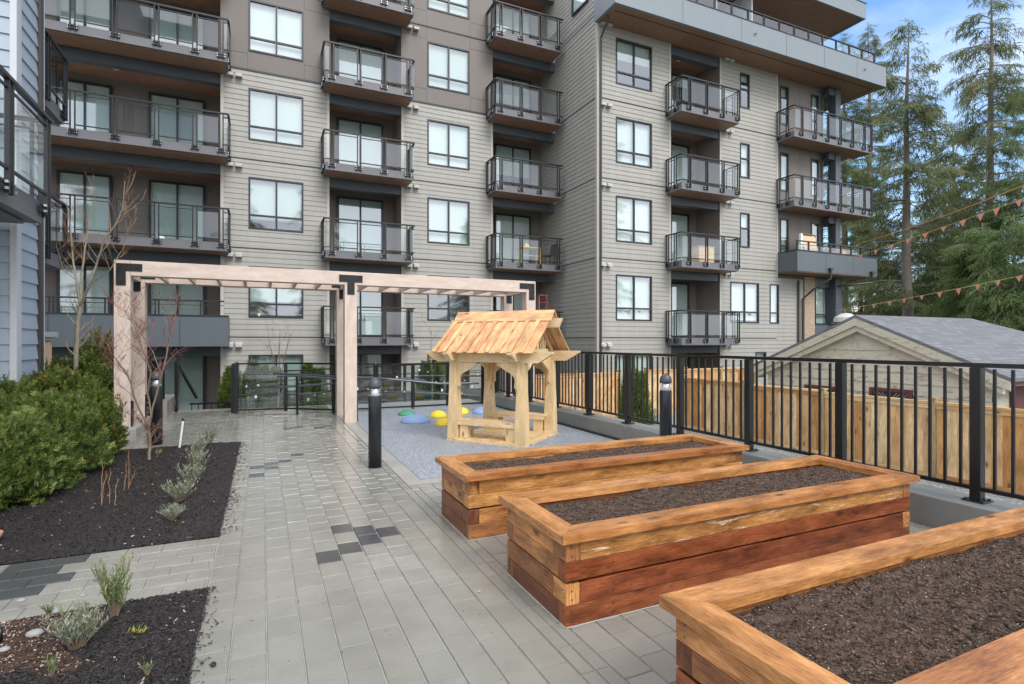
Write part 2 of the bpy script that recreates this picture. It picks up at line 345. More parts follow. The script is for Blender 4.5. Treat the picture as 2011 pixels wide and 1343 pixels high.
def rotm(yaw,pitch,roll,sc):
    cy,sy=np.cos(yaw),np.sin(yaw); cp,sp=np.cos(pitch),np.sin(pitch); c,s_=np.cos(roll),np.sin(roll); o=np.zeros_like(cy); l=o+1
    A=np.stack([np.stack([cy,-sy,o],-1),np.stack([sy,cy,o],-1),np.stack([o,o,l],-1)],1)
    B=np.stack([np.stack([cp,o,sp],-1),np.stack([o,l,o],-1),np.stack([-sp,o,cp],-1)],1)
    D=np.stack([np.stack([l,o,o],-1),np.stack([o,c,-s_],-1),np.stack([o,s_,c],-1)],1)
    sc=np.asarray(sc); sc=sc[:,None,None] if sc.ndim==1 else sc[:,None,:]
    return (A@B@D)*sc
class Fr:
    """wall frame: u along, n outwards, z up"""
    def __init__(s,O,U,N): s.O=V(O); s.U=V(U); s.N=V(N)
    def p(s,u,n,z): return s.O+s.U*u+s.N*n+ZZ*z
    def box(s,mb,u0,u1,n0,n1,z0,z1,m=0,t=.5): mb.box8(s.p(u0,n0,z0),s.U*(u1-u0),s.N*(n1-n0),ZZ*(z1-z0),m,t)
def cells(u0,u1,z0,z1,holes):
    zs=sorted({z0,z1}|{z for h in holes for z in h[2:] if z0<z<z1}); out=[]
    for a,b in zip(zs,zs[1:]):
        hs=sorted((max(h[0],u0),min(h[1],u1)) for h in holes if h[2]<b-1e-6 and h[3]>a+1e-6 and h[0]<u1 and h[1]>u0); c=u0
        for p,q in hs:
            if p>c: out.append((c,p,a,b))
            c=max(c,q)
        if c<u1: out.append((c,u1,a,b))
    return out
def siding(mb,fr,u0,u1,z0,z1,holes=(),e=.175,lip=.016,m=0):
    for a,b,p,q in cells(u0,u1,z0,z1,list(holes)):
        k=math.floor(p/e+1e-6)
        while k*e<q-1e-6:
            zb=max(p,k*e); zt=min(q,(k+1)*e); nb=lip*(1-(zb-k*e)/e); ntp=lip*(1-(zt-k*e)/e)
            pts=[fr.p(a,nb,zb),fr.p(b,nb,zb),fr.p(b,ntp,zt),fr.p(a,ntp,zt)]
            if fr.U.cross(ZZ).dot(fr.N)<0: pts=pts[::-1]
            mb.face(pts,m)
            if zb<=k*e+1e-6: mb.face([fr.p(a,0,zb),fr.p(b,0,zb),fr.p(b,nb,zb),fr.p(a,nb,zb)],m)
            k+=1
def flat(mb,fr,u0,u1,z0,z1,holes=(),th=.05,m=0):
    for a,b,p,q in cells(u0,u1,z0,z1,list(holes)): fr.box(mb,a,b,-th,0,p,q,m)
# ---------------------------------------------------------------- building parts
Xv=V((1,0,0)); Yv=V((0,1,0))
def window(fr,u0,u1,z0,z1,parent,blind=1.0,mull=True,trans=.27,fw=.055,label=None,n0=0,name='window',plain=False):
    mb=MB(); a=.05
    a=.05 if n0==0 else .068
    fr.box(mb,u0,u1,n0-a,n0+.028,z0,z0+fw); fr.box(mb,u0,u1,n0-a,n0+.028,z1-fw,z1)
    fr.box(mb,u0,u0+fw,n0-a,n0+.026,z0+fw,z1-fw); fr.box(mb,u1-fw,u1,n0-a,n0+.026,z0+fw,z1-fw)
    um=(u0+u1)/2
    if mull: fr.box(mb,um-.03,um+.03,n0-a,n0+.020,z0+fw,z1-fw)
    if trans:
        zt=z0+(z1-z0)*trans; 
        for p,q in (((u0+fw,um-.03),(um+.03,u1-fw)) if mull else ((u0+fw,u1-fw),)): fr.box(mb,p,q,n0-a,n0+.018,zt-.03,zt+.03)
    w=mb.build(name,'frame',parent)
    if label: w['label']=label
    g=MB(); q=n0-.022; pts=[fr.p(u0+.03,q,z0+.03),fr.p(u1-.03,q,z0+.03),fr.p(u1-.03,q,z1-.03),fr.p(u0+.03,q,z1-.03)]; 
    if fr.U.cross(ZZ).dot(fr.N)<0: pts=pts[::-1]
    g.face(pts); g.build('pane','pane',w)
    b=MB(); zb=z1-(z1-z0)*blind; dn=n0-(.13 if n0==0 else .045)
    if blind>.01: fr.box(b,u0+.02,u1-.02,dn-.01,dn,zb,z1-.02,0)
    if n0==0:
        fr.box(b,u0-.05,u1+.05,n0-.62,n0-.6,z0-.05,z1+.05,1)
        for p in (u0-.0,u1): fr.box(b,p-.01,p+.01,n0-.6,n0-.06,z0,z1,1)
    else: fr.box(b,u0+.01,u1-.01,n0-.062,n0-.057,z0+.01,z1-.01,1)
    b.build('blind',['blind','room'],w); return w
def rail_run(mb,mg,ms,a,b,z,pairs,h=1.07,ends=(.10,.10),bracket=True,drop=.2):
    """railing from a to b (2D points); pairs: fractions where twin posts stand"""
    a=V((a[0],a[1],0)); b=V((b[0],b[1],0)); d=(b-a); Ln=d.length; d.normalize(); nn=V((d.y,-d.x,0))
    P=lambda s,n,zz: a+d*s+nn*n+ZZ*(z+zz)
    mb.box8(P(0,-.032,h-.045),d*Ln,nn*.064,ZZ*.045)
    s=.055; pts=[f*Ln for f in pairs]
    for c in pts:
        for q in (c-s,c+s):
            mb.box8(P(q-.016,-.022,-drop),d*.032,nn*.044,ZZ*(h-.047+drop))
        if bracket:
            mb.box8(P(c-.12,-.04,-.17),d*.24,nn*.035,ZZ*.05); mb.box8(P(c-.12,-.04,-.09),d*.24,nn*.035,ZZ*.03)
            for q in (c-.105,c+.105):
                for zz in (-.10,-.17): ms.box8(P(q-.012,-.0,zz),d*.024,nn*.03,ZZ*.028)
    segs=[]; prev=0.02
    for c in pts: segs.append((prev,c-s-.016)); prev=c+s+.016
    segs.append((prev,Ln-.02))
    for p,q in segs:
        if q-p<.08: continue
        mb.box8(P(p,-.012,h-.145),d*(q-p),nn*.024,ZZ*.022); mb.box8(P(p,-.015,.055),d*(q-p),nn*.03,ZZ*.03)
        mg.box8(P(p+.012,-.004,.10),d*(q-p-.024),nn*.008,ZZ*(h-.27))
def balcony(fr,u0,u1,proj,z,parent,pairs=(.08,.37,.65,.93),back=0.,th=.27,name='balcony',left=True,right=True,label=None,sideback=0.):
    """slab projecting proj from the wall plane, running back to -back inside the recess"""
    m=MB(); fr.box(m,u0+.05,u1-.05,.03,proj-.05,z-th,z-.02); fr.box(m,u0+.03,u1-.03,.032,proj-.03,z-th-.02,z-th-.002)
    b=m.build(name,'slab',parent)
    if label: b['label']=label
    s=MB(); fr.box(s,u0+.10,u1-.10,.034,proj-.10,z-th-.038,z-th-.022); s.build('soffit','soffit',b)
    r=MB(); g=MB(); st=MB(); P=lambda u,n:(fr.p(u,n,0).x,fr.p(u,n,0).y)
    rail_run(r,g,st,P(u0,proj),P(u1,proj),z,pairs)
    if left: rail_run(r,g,st,P(u0,.03),P(u0,proj-.03),z,(.10,.62))
    if right: rail_run(r,g,st,P(u1,.03),P(u1,proj-.03),z,(.10,.62))
    r.build('railing','metal',b); g.build('glass_panels','glass',b); st.build('bolts','steel',b)
    return b
def recess(fr,u0,u1,dep,z0,z1,parent,lw=True,rw=True,lamp=None,beam=True,ceil='soffit'):
    m=MB()
    fr.box(m,u0-.05,u1+.05,-dep-.1,-dep,z0,z1); 
    if lw: fr.box(m,u0-.06,u0,-dep,-.001,z0,z1)
    if rw: fr.box(m,u1,u1+.06,-dep,-.001,z0,z1)
    m.build('recess_wall','dkbrown',parent)
    c=MB(); fr.box(c,u0,u1,-dep,-.30,z1-.34,z1-.32); c.build('ceiling','soffit',parent)
    c=MB(); fr.box(c,u0,u1,-dep,-.0,z0-.26,z0-.003); c.build('deck','deckc',parent)
    if beam: c=MB(); fr.box(c,u0+.002,u1-.002,-.29,-.03,z1-.62,z1-.275); c.build('beam','beam',parent)
    if lamp:
        c=MB(); p=fr.p(lamp,-dep*.5,z1-.355); c.lathe(p,[(.09,0),(.09,.02)],14); c.build('ceiling_lamp','lampw',parent)
def slider(fr,u0,u1,dep,z,parent,blind=1.0,h=2.4):
    f2=Fr(fr.p(0,-dep,0),fr.U,fr.N); return window(f2,u0,u1,z+.03,z+h,parent,blind,True,0,.07,n0=.07,name='sliding_door')
def vent(fr,u,z,parent):
    m=MB()
    for q in (u,u+.27):
        O=fr.p(q,.02,z); poly=[O,O+fr.N*.17+ZZ*-.02,O+fr.N*.17+ZZ*.07,O+ZZ*.15]; m.prism(poly,fr.U*.2)
    m.build('vent_hood','vent',parent)
def trimband(fr,u0,u1,z,parent,m='frame'):
    b=MB(); fr.box(b,u0,u1,-.01,.028,z-.012,z+.008); fr.box(b,u0,u1,-.01,.019,z+.012,z+.10,1); b.build('floor_trim',[m,'siding'],parent)
FL=[-1.33+3*k for k in range(7)]          # finished floors; sill = +.65, head = +2.4
# ---------------------------------------------------------------- apartment building
bA=thing('apartment_building',(6,20.4,-1.33),'long six storey grey sided apartment block with stacked glass balconies and a jutting roof deck','apartment building')
YA,YW,XW=20.4,17.18,11.38
fa=Fr((0,YA,0),Xv,-Yv); fw=Fr((0,YW,0),Xv,-Yv); fs=Fr((XW,0,0),-Yv,-Xv)   # facade, wing front, wing side (u=-Y)
ws=[(-.42,1.31),(5.77,7.49)]; SG=[(-1.255,2.18),(4.76,8.49)]
holes=[(a,b,z+.65,z+2.4) for a,b in ws for z in FL]
m=MB(); m2=MB()
for a,b in SG:
    m=MB(); siding(m,fa,a+.09,b-.09,-1.6,10.64,holes); m.build('siding_wall','siding',bA)
    for p in (a,b-.09): m2=MB(); fa.box(m2,p,p+.09,-.02,.022,-1.6,10.6); m2.build('corner_board','corner_trim',bA)
m=MB()
for a,b in SG: m=MB(); flat(m,fa,a,b,10.70,17.0,holes,.05); m.build('panel_wall','brown',bA)
m=MB()   # panel joints
for (a,b),(c,d) in zip(SG,ws):
    for u in (c-.03,d+.03): fa.box(m,u-.006,u+.006,-.02,.003,10.72,FL[4]+.6); fa.box(m,u-.006,u+.006,-.02,.003,FL[4]+2.45,FL[5]+.6)
    for k in (4,5):
        for z in (FL[k]+.55,FL[k]+2.5):
            for p,q in ((a,c-.05),(d+.05,b)): fa.box(m,p,q,-.02,.004,z-.006,z+.006)
    fa.box(m,a,b,-.02,.03,10.64,10.70)
    fa.box(m,a,b,-.02,.025,13.62,13.66)
m.build('panel_joint','frame',bA)
bl=[[.2,.55],[1,.3],[.9,1],[.75,1],[1,.85],[1,.9],[1,1]]
for k,z in enumerate(FL[:6]):
    for j,(a,b) in enumerate(ws):
        w=window(fa,a,b,z+.65,z+2.4,bA,[[1,.15],[.68,0.02],[.80,1],[1,1],[1,1],[1,1]][k][j],label={(1,0):'window with half drawn blind and dark lower panes',(1,1):'dark window with no blind drawn'}.get((k,j)))
for k in (1,2,3):
    for a,b in SG: trimband(fa,a,b,FL[k],bA)
for k in range(0,5):
    for a,b in SG: vent(fa,a+.18,FL[k]+2.68,bA)
# recesses and doors
for k,z in enumerate(FL[:6]):
    z1=z+3
    recess(fa,2.18,4.76,1.35,z,z1,bA,lamp=3.4); slider(fa,2.60,4.34,1.35,z,bA,[.35,1,1,.93,.6,1][k])
    recess(fa,8.49,XW+.1,1.35,z,z1,bA,rw=False,lamp=9.6); slider(fa,9.12,10.86,1.35,z,bA,[1,1,1,.55,.5,1][k])
    recess(fa,-9.0,-1.255,1.85,z,z1,bA,lw=False,lamp=-4.3)
    slider(fa,-6.05,-4.58,1.85,z,bA,1); slider(fa,-3.54,-1.85,1.85,z,bA,[1,1,1,1,1,1][k])
for k in range(1,6):
    z=FL[k]
    balcony(fa,1.915,5.02,.94,z,bA); balcony(fa,8.21,11.22,.94,z,bA,right=False)
    if k>1: balcony(fa,-9.0,-.98,.94,z,bA,pairs=(.12,.25,.38,.505,.63,.76,.885,.975),left=False)
# solid parapet of the lowest wide balcony
m=MB(); 
fa.box(m,-9,-.98,.80,.94,1.36,2.30,0); fa.box(m,-1.06,-.98,.03,.80,1.36,2.30,0); fa.box(m,-9,-.96,.78,.96,2.30,2.345,1); fa.box(m,-8.9,-1.06,.03,.80,1.40,1.66,1)
pb=m.build('parapet_balcony',['fasciadk','frame'],bA)
m=MB()
for u in (-8,-6.75,-5.5,-4.2,-2.95,-1.75): fa.box(m,u-.02,u+.02,.84,.88,2.345,2.76); fa.box(m,u+.07,u+.11,.84,.88,2.345,2.76)
fa.box(m,-9,-1.1,.83,.89,2.762,2.81); fa.box(m,-9,-1.1,.85,.87,2.64,2.66); m.build('railing','metal',pb)
m=MB(); fa.box(m,-5.51,-5.50,.941,.946,1.37,2.29); fa.box(m,-2.31,-2.30,.941,.946,1.37,2.29); m.build('panel_joint','frame',pb)
# wing: side wall
m=MB(); siding(m,fs,-22,-YW-.10,-1.6,17.5,[]); m.build('siding_wall','siding',bA)
m=MB(); fs.box(m,-YW-.10,-YW-.02,-.02,.022,-1.6,17.4); fw.box(m,XW-.022,XW+.08,-.02,.024,-1.6,13.45); m.build('corner_board','corner_trim',bA)
for k in (1,2,3,4): trimband(fs,-YA-1.3,-YW-.1,FL[k],bA)
w=window(fs,-18.9,-17.75,FL[5]+.9,FL[5]+2.4,bA,1,False,0,n0=.07)
# wing: front
wh=[(12.21,13.92,z+.65,z+2.4) for z in FL[:5]]+[(18.63,19.2,z+.9,z+2.4) for z in FL[2:5]]
wh+=[(18.07,19.76,FL[1]+.65,FL[1]+2.4),(20.42,21.0,FL[1]+.65,FL[1]+2.4),(19.55,20.2,FL[0]+1.3,FL[0]+2.4)]
m=MB(); m2=MB()
siding(m,fw,XW+.08,14.78,-1.6,13.45,wh); m.build('siding_wall','siding',bA); m=MB(); siding(m,fw,17.55,20.84,FL[1]+2.7,13.45,wh); siding(m,fw,17.55,22.58,-1.6,FL[1]+2.7,wh)
for p in (14.78,17.47,20.84): fw.box(m2,p,p+.08,-.02,.022,-1.6 if p<20 else FL[1]+2.7,13.45)
m.build('siding_wall','siding',bA); m2.build('corner_board','corner_trim',bA)
bw=[1,1,1,1,.42]
for k,h in enumerate(wh):
    if k<5: 
        w=window(fw,*h,bA,bw[k])
    else: window(fw,*h,bA,{5:.45,6:1,7:.2,8:.93,9:1,10:1}.get(k,1),mull=(k==8),trans=.27 if k>=8 else .55)
for k in (1,2,3,4):
    trimband(fw,XW+.08,14.78,FL[k],bA); trimband(fw,17.55,20.84,FL[k],bA)
for k in range(0,5):
    vent(fw,XW+.10,FL[k]+2.68,bA); vent(fw,17.65,FL[k]+2.68,bA)
for k,z in enumerate(FL[:5]):
    recess(fw,14.86,17.47,1.35,z,z+3,bA,lamp=15.9); slider(fw,15.0,17.0,1.35,z,bA,[.3,1,1,1,.2][k])
    if k: balcony(fw,14.60,17.68,.92,z,bA,pairs=(.13,.41,.69,.96))
# wing end: brown wall, open corner with column
hb=[(21.2,21.75,z+.65,z+2.4) for z in FL[2:5]]+[(23.25,23.8,z+.65,z+2.4) for z in FL[2:5]]
fe=Fr((0,YW+.10,0),Xv,-Yv); m=MB(); flat(m,fe,20.92,24.0,FL[1]+2.7,13.45,hb,.08); m.box(23.92,24.0,YW+.18,26,FL[1]+2.7,13.45); m.build('panel_wall','brown',bA)
m=MB()
for z in FL[2:5]: fe.box(m,22.5,22.512,-.02,.003,z+.1,z+2.7)
for u in (21.15,21.8,23.2,23.85): fe.box(m,u-.005,u+.005,-.02,.003,FL[2],13.4)
m.build('panel_joint','frame',bA)
for k,h in enumerate(hb): window(fe,*h,bA,[1,1,.25,1,1,.5][k],mull=False,trans=.3)
m=MB(); m.box(24.45,24.80,YW-.28,YW+.10,2.4,13.45); m.box(24.45,24.80,21,21.3,2.4,13.45); m.build('column','beam',bA)
for z in (FL[3],FL[4],FL[5]): 
    m=MB(); m.box(24.02,24.78,YW-.24,26,z-.62,z-.30); m.box(24.02,25.9,YW+.1,26,z-.28,z-.02,1); m.build('beam',['beam','slab'],bA)
for k in (3,4):
    b=balcony(fw,20.84,26.14,.92,FL[k],bA,pairs=(.09,.25,.41,.57,.73,.89,.985),right=False)
    r=MB(); g=MB(); st=MB(); rail_run(r,g,st,(26.14,YW-.88),(26.14,YW+4),FL[k],(.1,.3,.5,.7,.9)); r.build('railing','metal',b); g.build('glass_panels','glass',b)
# second floor corner: solid parapet
z=FL[2]; m=MB()
m.box(20.92,26.35,YW-1.0,YW-.9,z-.10,z+.78); m.box(20.92,21.0,YW-.9,YW+.1,z-.10,z+.78); m.box(26.27,26.35,YW-.9,YW+4,z-.10,z+.78)
m.box(20.9,26.37,YW-1.03,YW-.88,z+.782,z+.82,1); m.box(20.9,21.02,YW-.88,YW+.1,z+.782,z+.82,1)
m.box(21.0,26.27,YW-.9,YW+4,z-.06,z-.01,1)
pb=m.build('parapet_balcony',['fasciadk','frame'],bA)
m=MB(); m.box(20.98,26.3,YW-.97,YW+4,z-.135,z-.105); m.build('soffit','soffit',pb)
m=MB()
for u in (22.75,24.6): m.box(u-.006,u+.006,YW-1.004,YW-.95,z-.09,z+.77)
m.build('panel_joint','frame',pb)
m=MB(); g=MB(); 
for k in range(8): u=21.15+k*.72; m.box(u-.03,u+.03,YW-.84,YW-.78,z+.82,z+1.22)
m.box(21.1,26.2,YW-.845,YW-.775,z+1.222,z+1.27); m.box(21.1,26.2,YW-.82,YW-.80,z+1.09,z+1.11)
rl=m.build('railing','metal',pb); g.box(21.2,26.1,YW-.815,YW-.808,z+.84,z+1.08); g.build('glass_panels','glass',pb)
# drain spouts under it
m=MB()
m.tube([(23.0,YW-1.06,z+.02),(23.0,YW-1.06,z-.35),(22.6,YW-.5,z-.8),(22.45,YW-.1,z-1.2),(22.45,YW-.1,-1.3)],.045,8); m.box(22.9,23.1,YW-1.13,YW-1.0,z+.02,z+.12)
m.tube([(25.9,YW-1.06,z+.02),(25.9,YW-1.06,z-.4),(24.6,YW-.3,z-.55)],.045,8); m.box(25.8,26.0,YW-1.13,YW-1.0,z+.02,z+.12)
m.build('drain_spout','pipe',pb)
# lower corner: brick pier and window wall
m=MB(); m.box(22.66,23.35,YW-.02,YW+.3,-1.6,4.5); bp=m.build('brick_pier','siding',bA)
def brickm():
    mt=mat('buff_brick',(.4,.3,.22),.8); g=G(mt); t=g.n('ShaderNodeTexCoord').outputs['Object']
    s=g.n('ShaderNodeSeparateXYZ',{0:t}); v=g.n('ShaderNodeCombineXYZ',{0:g.math('ADD',s.outputs[0],s.outputs[1]),1:s.outputs[2]}).outputs[0]
    b=g.n('ShaderNodeTexBrick',{'Vector':v,'Color1':(.42,.30,.20,1),'Color2':(.33,.22,.15,1),'Mortar':(.5,.47,.42,1),'Scale':1,'Mortar Size':.006,'Brick Width':.2,'Row Height':.067}); g.base(b.outputs[0]); return mt
M['brick']=brickm(); bp.data.materials[0]=M['brick']
m=MB(); m.box(23.37,25.4,YW+.05,YW+.15,-1.6,FL[1]+.65); m.box(23.37,25.4,YW+.05,YW+.15,FL[1]+2.4,4.5); m.box(25.1,25.4,YW+.05,YW+.15,FL[1]+.65,FL[1]+2.4); m.box(25.3,25.4,YW+.15,24,-1.6,4.5); m.build('panel_wall','fasciadk',bA)
fz=Fr((0,YW+.05,0),Xv,-Yv); window(fz,23.45,25.08,FL[1]+.65,FL[1]+2.4,bA,1)
m=MB(); m.tube([(XW+.12,YW-.55,13.42),(XW+.12,YW-.42,13.2),(XW+.11,YW-.08,12.85),(XW+.11,YW-.08,-1.3)],.042,8); m.build('downpipe','pipe',bA); m=MB(); m.tube([(22.2,YW-.07,4.3),(22.2,YW-.07,-1.3)],.042,8)
m.build('downpipe','pipe',bA)
m=MB()
for k in (2,3,4): m=MB(); m.tube([(23.95,YW-.35,FL[k]+2.68),(23.95,YW-.1,FL[k]+2.45),(23.95,YW+.03,FL[k]+2.3),(23.95,YW+.03,FL[k]+.05)],.04,8); m.build('downpipe','pipe',bA)
# roof deck with fascia and wood soffit
m=MB(); x0,x1,y0=11.25,26.5,15.86; zb,zt=13.42,14.34
m.box(x0,x1,y0,y0+.12,zb,zt); m.box(x0,x0+.12,y0+.12,YW-.0,zb,zt); m.box(x1-.12,x1,y0+.12,27,zb,zt)
m.box(x0-.02,x1+.02,y0-.02,y0+.14,zt+.002,zt+.03,1)
rd=m.build('roof_deck',['fascia','frame'],bA)
m=MB(); m.box(x0+.12,x1-.12,y0+.12,27,zb+.02,zb+.05); m.build('soffit','soffit',rd)
m=MB(); m.box(x0+.3,x1-.35,y0+.42,y0+.45,zb+.012,zb+.019); m.box(x1-.38,x1-.35,y0+.45,22,zb+.012,zb+.019)
for u in (14.3,17.3,19.85,22.2,24.4): m.box(u-.006,u+.006,y0-.003,y0+.05,zb+.01,zt-.01)
m.build('panel_joint','frame',rd)
m=MB(); m.box(x0+.12,x1-.12,y0+.14,27,zt-.6,zt-.4); m.build('deck','slab',rd)
m=MB()
for u in (18.1,25.0): m.tube([(u,y0-.02,13.95),(u-.1,y0-.10,13.90)],.035,8)
m.build('overflow_spout','steel',rd)
m=MB(); g=MB(); n=17
for k in range(n):
    u=x0+.4+k*(x1-x0-.8)/(n-1)
    for q in (-.035,.035): m.box(u+q-.014,u+q+.014,y0+.28,y0+.32,zt-.3,zt+.66)
    if k<n-1: g.box(u+.06,u+(x1-x0-.8)/(n-1)-.06,y0+.296,y0+.304,zt+.05,zt+.6)
m.box(x0+.3,x1-.3,y0+.27,y0+.33,zt+.662,zt+.70)
for k in range(6):
    m.box(x1-.34,x1-.30,y0+.3+k*1.3,y0+.34+k*1.3,zt-.3,zt+.66)
m.box(x1-.35,x1-.29,y0+.33,y0+8,zt+.662,zt+.70); g.box(x1-.324,x1-.316,y0+.36,y0+8,zt+.05,zt+.6)
m.build('railing','metal',rd); g.build('glass_panels','glass',rd)
# penthouse and upper canopy
m=MB(); m.box(15.6,23.4,18.9,26,zt-.6,16.5); m.build('recess_wall','dkbrown',bA)
f5=Fr((0,18.9,0),Xv,-Yv)
for a,b in ((16.2,18.0),(18.4,20.2),(20.8,22.6)): window(f5,a,b,14.0,16.2,bA,.3,n0=.07,trans=0)
m=MB(); m.box(15.2,25.5,16.15,16.27,16.5,17.2); m.box(25.38,25.5,16.27,27,16.5,17.2); m.box(15.2,25.38,16.27,27,16.55,16.6,1); m.box(15.18,25.52,16.13,16.29,17.202,17.24,2)
m.box(21.6,21.606,16.146,16.2,16.52,17.18,2)
m.build('roof_canopy',['fascia','soffit','frame'],bA)
m=MB(); m.box(16.9,16.96,16.8,18.9,zt-.4,16.49,1); m.box(18.9,18.96,16.8,18.9,zt-.4,16.5,0); m.build('privacy_screen',['white','pane'],bA)
# backing so nothing shows through
m=MB(); m.box(-9,XW+.4,22.35,22.5,-1.6,17); m.box(XW+.5,23.7,YW+1.6,YW+1.7,-1.6,13.4); m.build('back_wall','room',bA)
# ---------------------------------------------------------------- blue building at the left
bB=thing('blue_building',(-4.5,9.5,-.2),'pale blue lap sided building with white corner boards cut by the left edge','building')
XB,YB,YB2=-2.90,9.07,10.04
fb=Fr((XB,0,0),Yv,Xv); fb2=Fr((0,YB,0),Xv,-Yv)
m=MB(); siding(m,fb,YB+.09,YB2-.09,-.6,16,e=.21,lip=.02); siding(m,fb2,-8,XB-.045,-.6,16,e=.21,lip=.02); m.build('siding_wall','blue',bB)
m=MB(); fb.box(m,YB-.02,YB+.13,-.05,.024,-.6,16); fb.box(m,YB2-.10,YB2,-.05,.024,-.6,16); fb2.box(m,XB-.045,XB+.02,-.05,.026,-.6,16); m.build('corner_board','white',bB)
m=MB(); fb.box(m,YB2-.24,YB2-.13,.0,.05,-.2,16); m.build('downpipe','pipe',bB)
m=MB(); m.box(-4.9,-4.8,YB2,15.5,-1,16); m.box(-4.8,XB-.02,YB2-.05,YB2,-1,16); m.build('panel_wall','blue',bB)
for z in (3.3,6.35,9.4):
    m=MB(); g=MB(); st=MB(); s=MB(); s.box(-4.8,-3.80,12.2,14.35,z-.28,z-.02)
    b=s.build('balcony','slab',bB)
    rail_run(m,g,st,(-3.74,12.2),(-3.74,14.4),z,(.06,.47,.93)); rail_run(m,g,st,(-4.75,14.4),(-3.77,14.4),z,(.3,.9)); rail_run(m,g,st,(-4.75,12.2),(-3.77,12.2),z,(.3,.9))
    m.build('railing','metal',b); g.build('glass_panels','glass',b)
    f3=Fr((-4.8,0,0),Yv,Xv); window(f3,12.5,14.0,z+.1,z+2.4,bB,1,True,0,.07,n0=.05,name='sliding_door')
z=3.3; s=MB(); s.box(-6,-2.56,3.5,8.83,z-.29,z-.02); b=s.build('balcony','slab',bB)
s=MB(); s.box(-6,-2.7,3.6,8.7,z-.33,z-.30); s.build('soffit','slab',b)
s=MB(); s.box(-6,-3.2,8.2,8.5,z-.75,z-.34); s.box(-6,-3.15,8.5,YB-.03,z-.62,z-.34); s.build('beam','brown',b)
m=MB(); g=MB(); st=MB(); rail_run(m,g,st,(-2.49,3.5),(-2.49,8.9),z,(.14,.34,.545,.765,.975)); rail_run(m,g,st,(-6,8.9),(-2.52,8.9),z,(.2,.45,.7,.97)); m.build('railing','metal',b); g.build('glass_panels','glass',b); st.build('bolts','steel',b)
# ---------------------------------------------------------------- garage
def garagem():
    m=mat('flaking_cream_paint',(.5,.46,.36),.7); g=G(m); t=g.n('ShaderNodeTexCoord').outputs['Object']
    c=g.mixc(g.noise(2,4),(.50,.46,.36),(.58,.54,.43)); s=g.n('ShaderNodeSeparateXYZ',{0:t})
    n=g.noise(3.2,8,t,.75,map=(1,1,3.2)); k=g.mr(n,.545,.60,0,1); z=g.mr(s.outputs[2],1.6,3.6,1,.35)
    c=g.mixc(g.math('MULTIPLY',k,z),c,(.30,.24,.17)); n2=g.noise(9,6,t,.7,map=(1,1,3)); c=g.mixc(g.mr(n2,.60,.66,0,.8),c,(.22,.15,.10)); g.base(c); return m
M['garage']=garagem()
def shingles():
    m=mat('asphalt_shingles',(.14,.14,.15),.85); g=G(m); t=g.n('ShaderNodeTexCoord').outputs['Object']
    s=g.n('ShaderNodeSeparateXYZ',{0:t}); v=g.n('ShaderNodeCombineXYZ',{0:s.outputs[0],1:g.math('MULTIPLY',s.outputs[2],2.5)}).outputs[0]
    b=g.n('ShaderNodeTexBrick',{'Vector':v,'Color1':(.115,.12,.13,1),'Color2':(.19,.195,.205,1),'Mortar':(.09,.09,.095,1),'Scale':1,'Mortar Size':.012,'Brick Width':.34,'Row Height':.14})
    c=g.mixc(g.math('MULTIPLY',g.noise(60,3),.6),b.outputs[0],(.17,.17,.18)); g.base(c); g.bump(b.outputs['Fac'],.5,.01); return m
M['shingle']=shingles()
GX=13.5; gY0,gY1,gYm=4.77,11.9,8.9; gYm=GX*.6530; ze=.80; zr=2.16; gX1=GX+8.2
gY0=PX(1978,745,GX).y; gY1=PX(1478,718,GX).y; pa=PX(1680,622,GX); gYm=pa.y; zr=pa.z; ze=(PX(1978,745,GX).z+PX(1478,718,GX).z)/2
gr=thing('garage',(GX+4,gYm,-1.3),'old cream garage with peeling board gable and grey shingle roof behind the cedar fence','garage')
fg=Fr((GX+.25,0,0),-Yv,-Xv); m=MB(); e=.26
k=math.floor(-1.6/e)
while k*e<zr-.1:
    zb=k*e; zt=min((k+1)*e,zr-.02)
    def ext(z):
        if z<=ze: return gY0+.35,gY1-.35
        f=(z-ze)/(zr-ze); return gY0+(gYm-gY0)*f+.05, gY1+(gYm-gY1)*f-.05
    a0,a1=ext(max(zb,ze-.3)); b0,b1=ext(max(zt,ze-.3)); lp=.028
    if zb<ze: a0,a1=gY0+.35,gY1-.35
    if zt<ze: b0,b1=a0,a1
    m.face([(GX+.25-lp,a1,zb),(GX+.25-lp,a0,zb),(GX+.25,b0,zt),(GX+.25,b1,zt)]); m.face([(GX+.25,a1,zb),(GX+.25,a0,zb),(GX+.25-lp,a0,zb),(GX+.25-lp,a1,zb)]); k+=1
m.face([(GX+.3,gY0+.35,-1.6),(gX1,gY0+.35,-1.6),(gX1,gY0+.35,ze+.1),(GX+.3,gY0+.35,ze+.1)])
m.build('wall','garage',gr)
m=MB(); d1=V((0,gY0-gYm,ze-zr)); d2=V((0,gY1-gYm,ze-zr))
A=V((GX-.02,gYm,zr-.02)); L1=V((gX1-GX,0,0)); hip=V((gX1-GX-3.0,0,0))
for d in (d1,d2):
    dd=d*1.03; n_=V((0,0,.07))
    m.prism([A,A+hip,A+L1+dd,A+dd],n_)
m.prism([A+hip,A+L1+d1*1.03,A+L1+d2*1.03],V((.0,0,.07)))
m.build('roof','shingle',gr)
m=MB()
for d in (d1,d2):
    dd=d*1.02; m.prism([A+V((-.0,0,-.01)),A+V((0,0,-.20)),A+dd+V((0,0,-.20)),A+dd+V((0,0,-.01))],(.035,0,0)); dn=V((0,0,-.03)); m.prism([A+V((.06,0,-.20)),A+V((.06,0,-.34)),A+d*.97+V((.06,0,-.34)),A+d*.97+V((.06,0,-.20))],(.10,0,0))
m.build('rake_board','garage',gr)
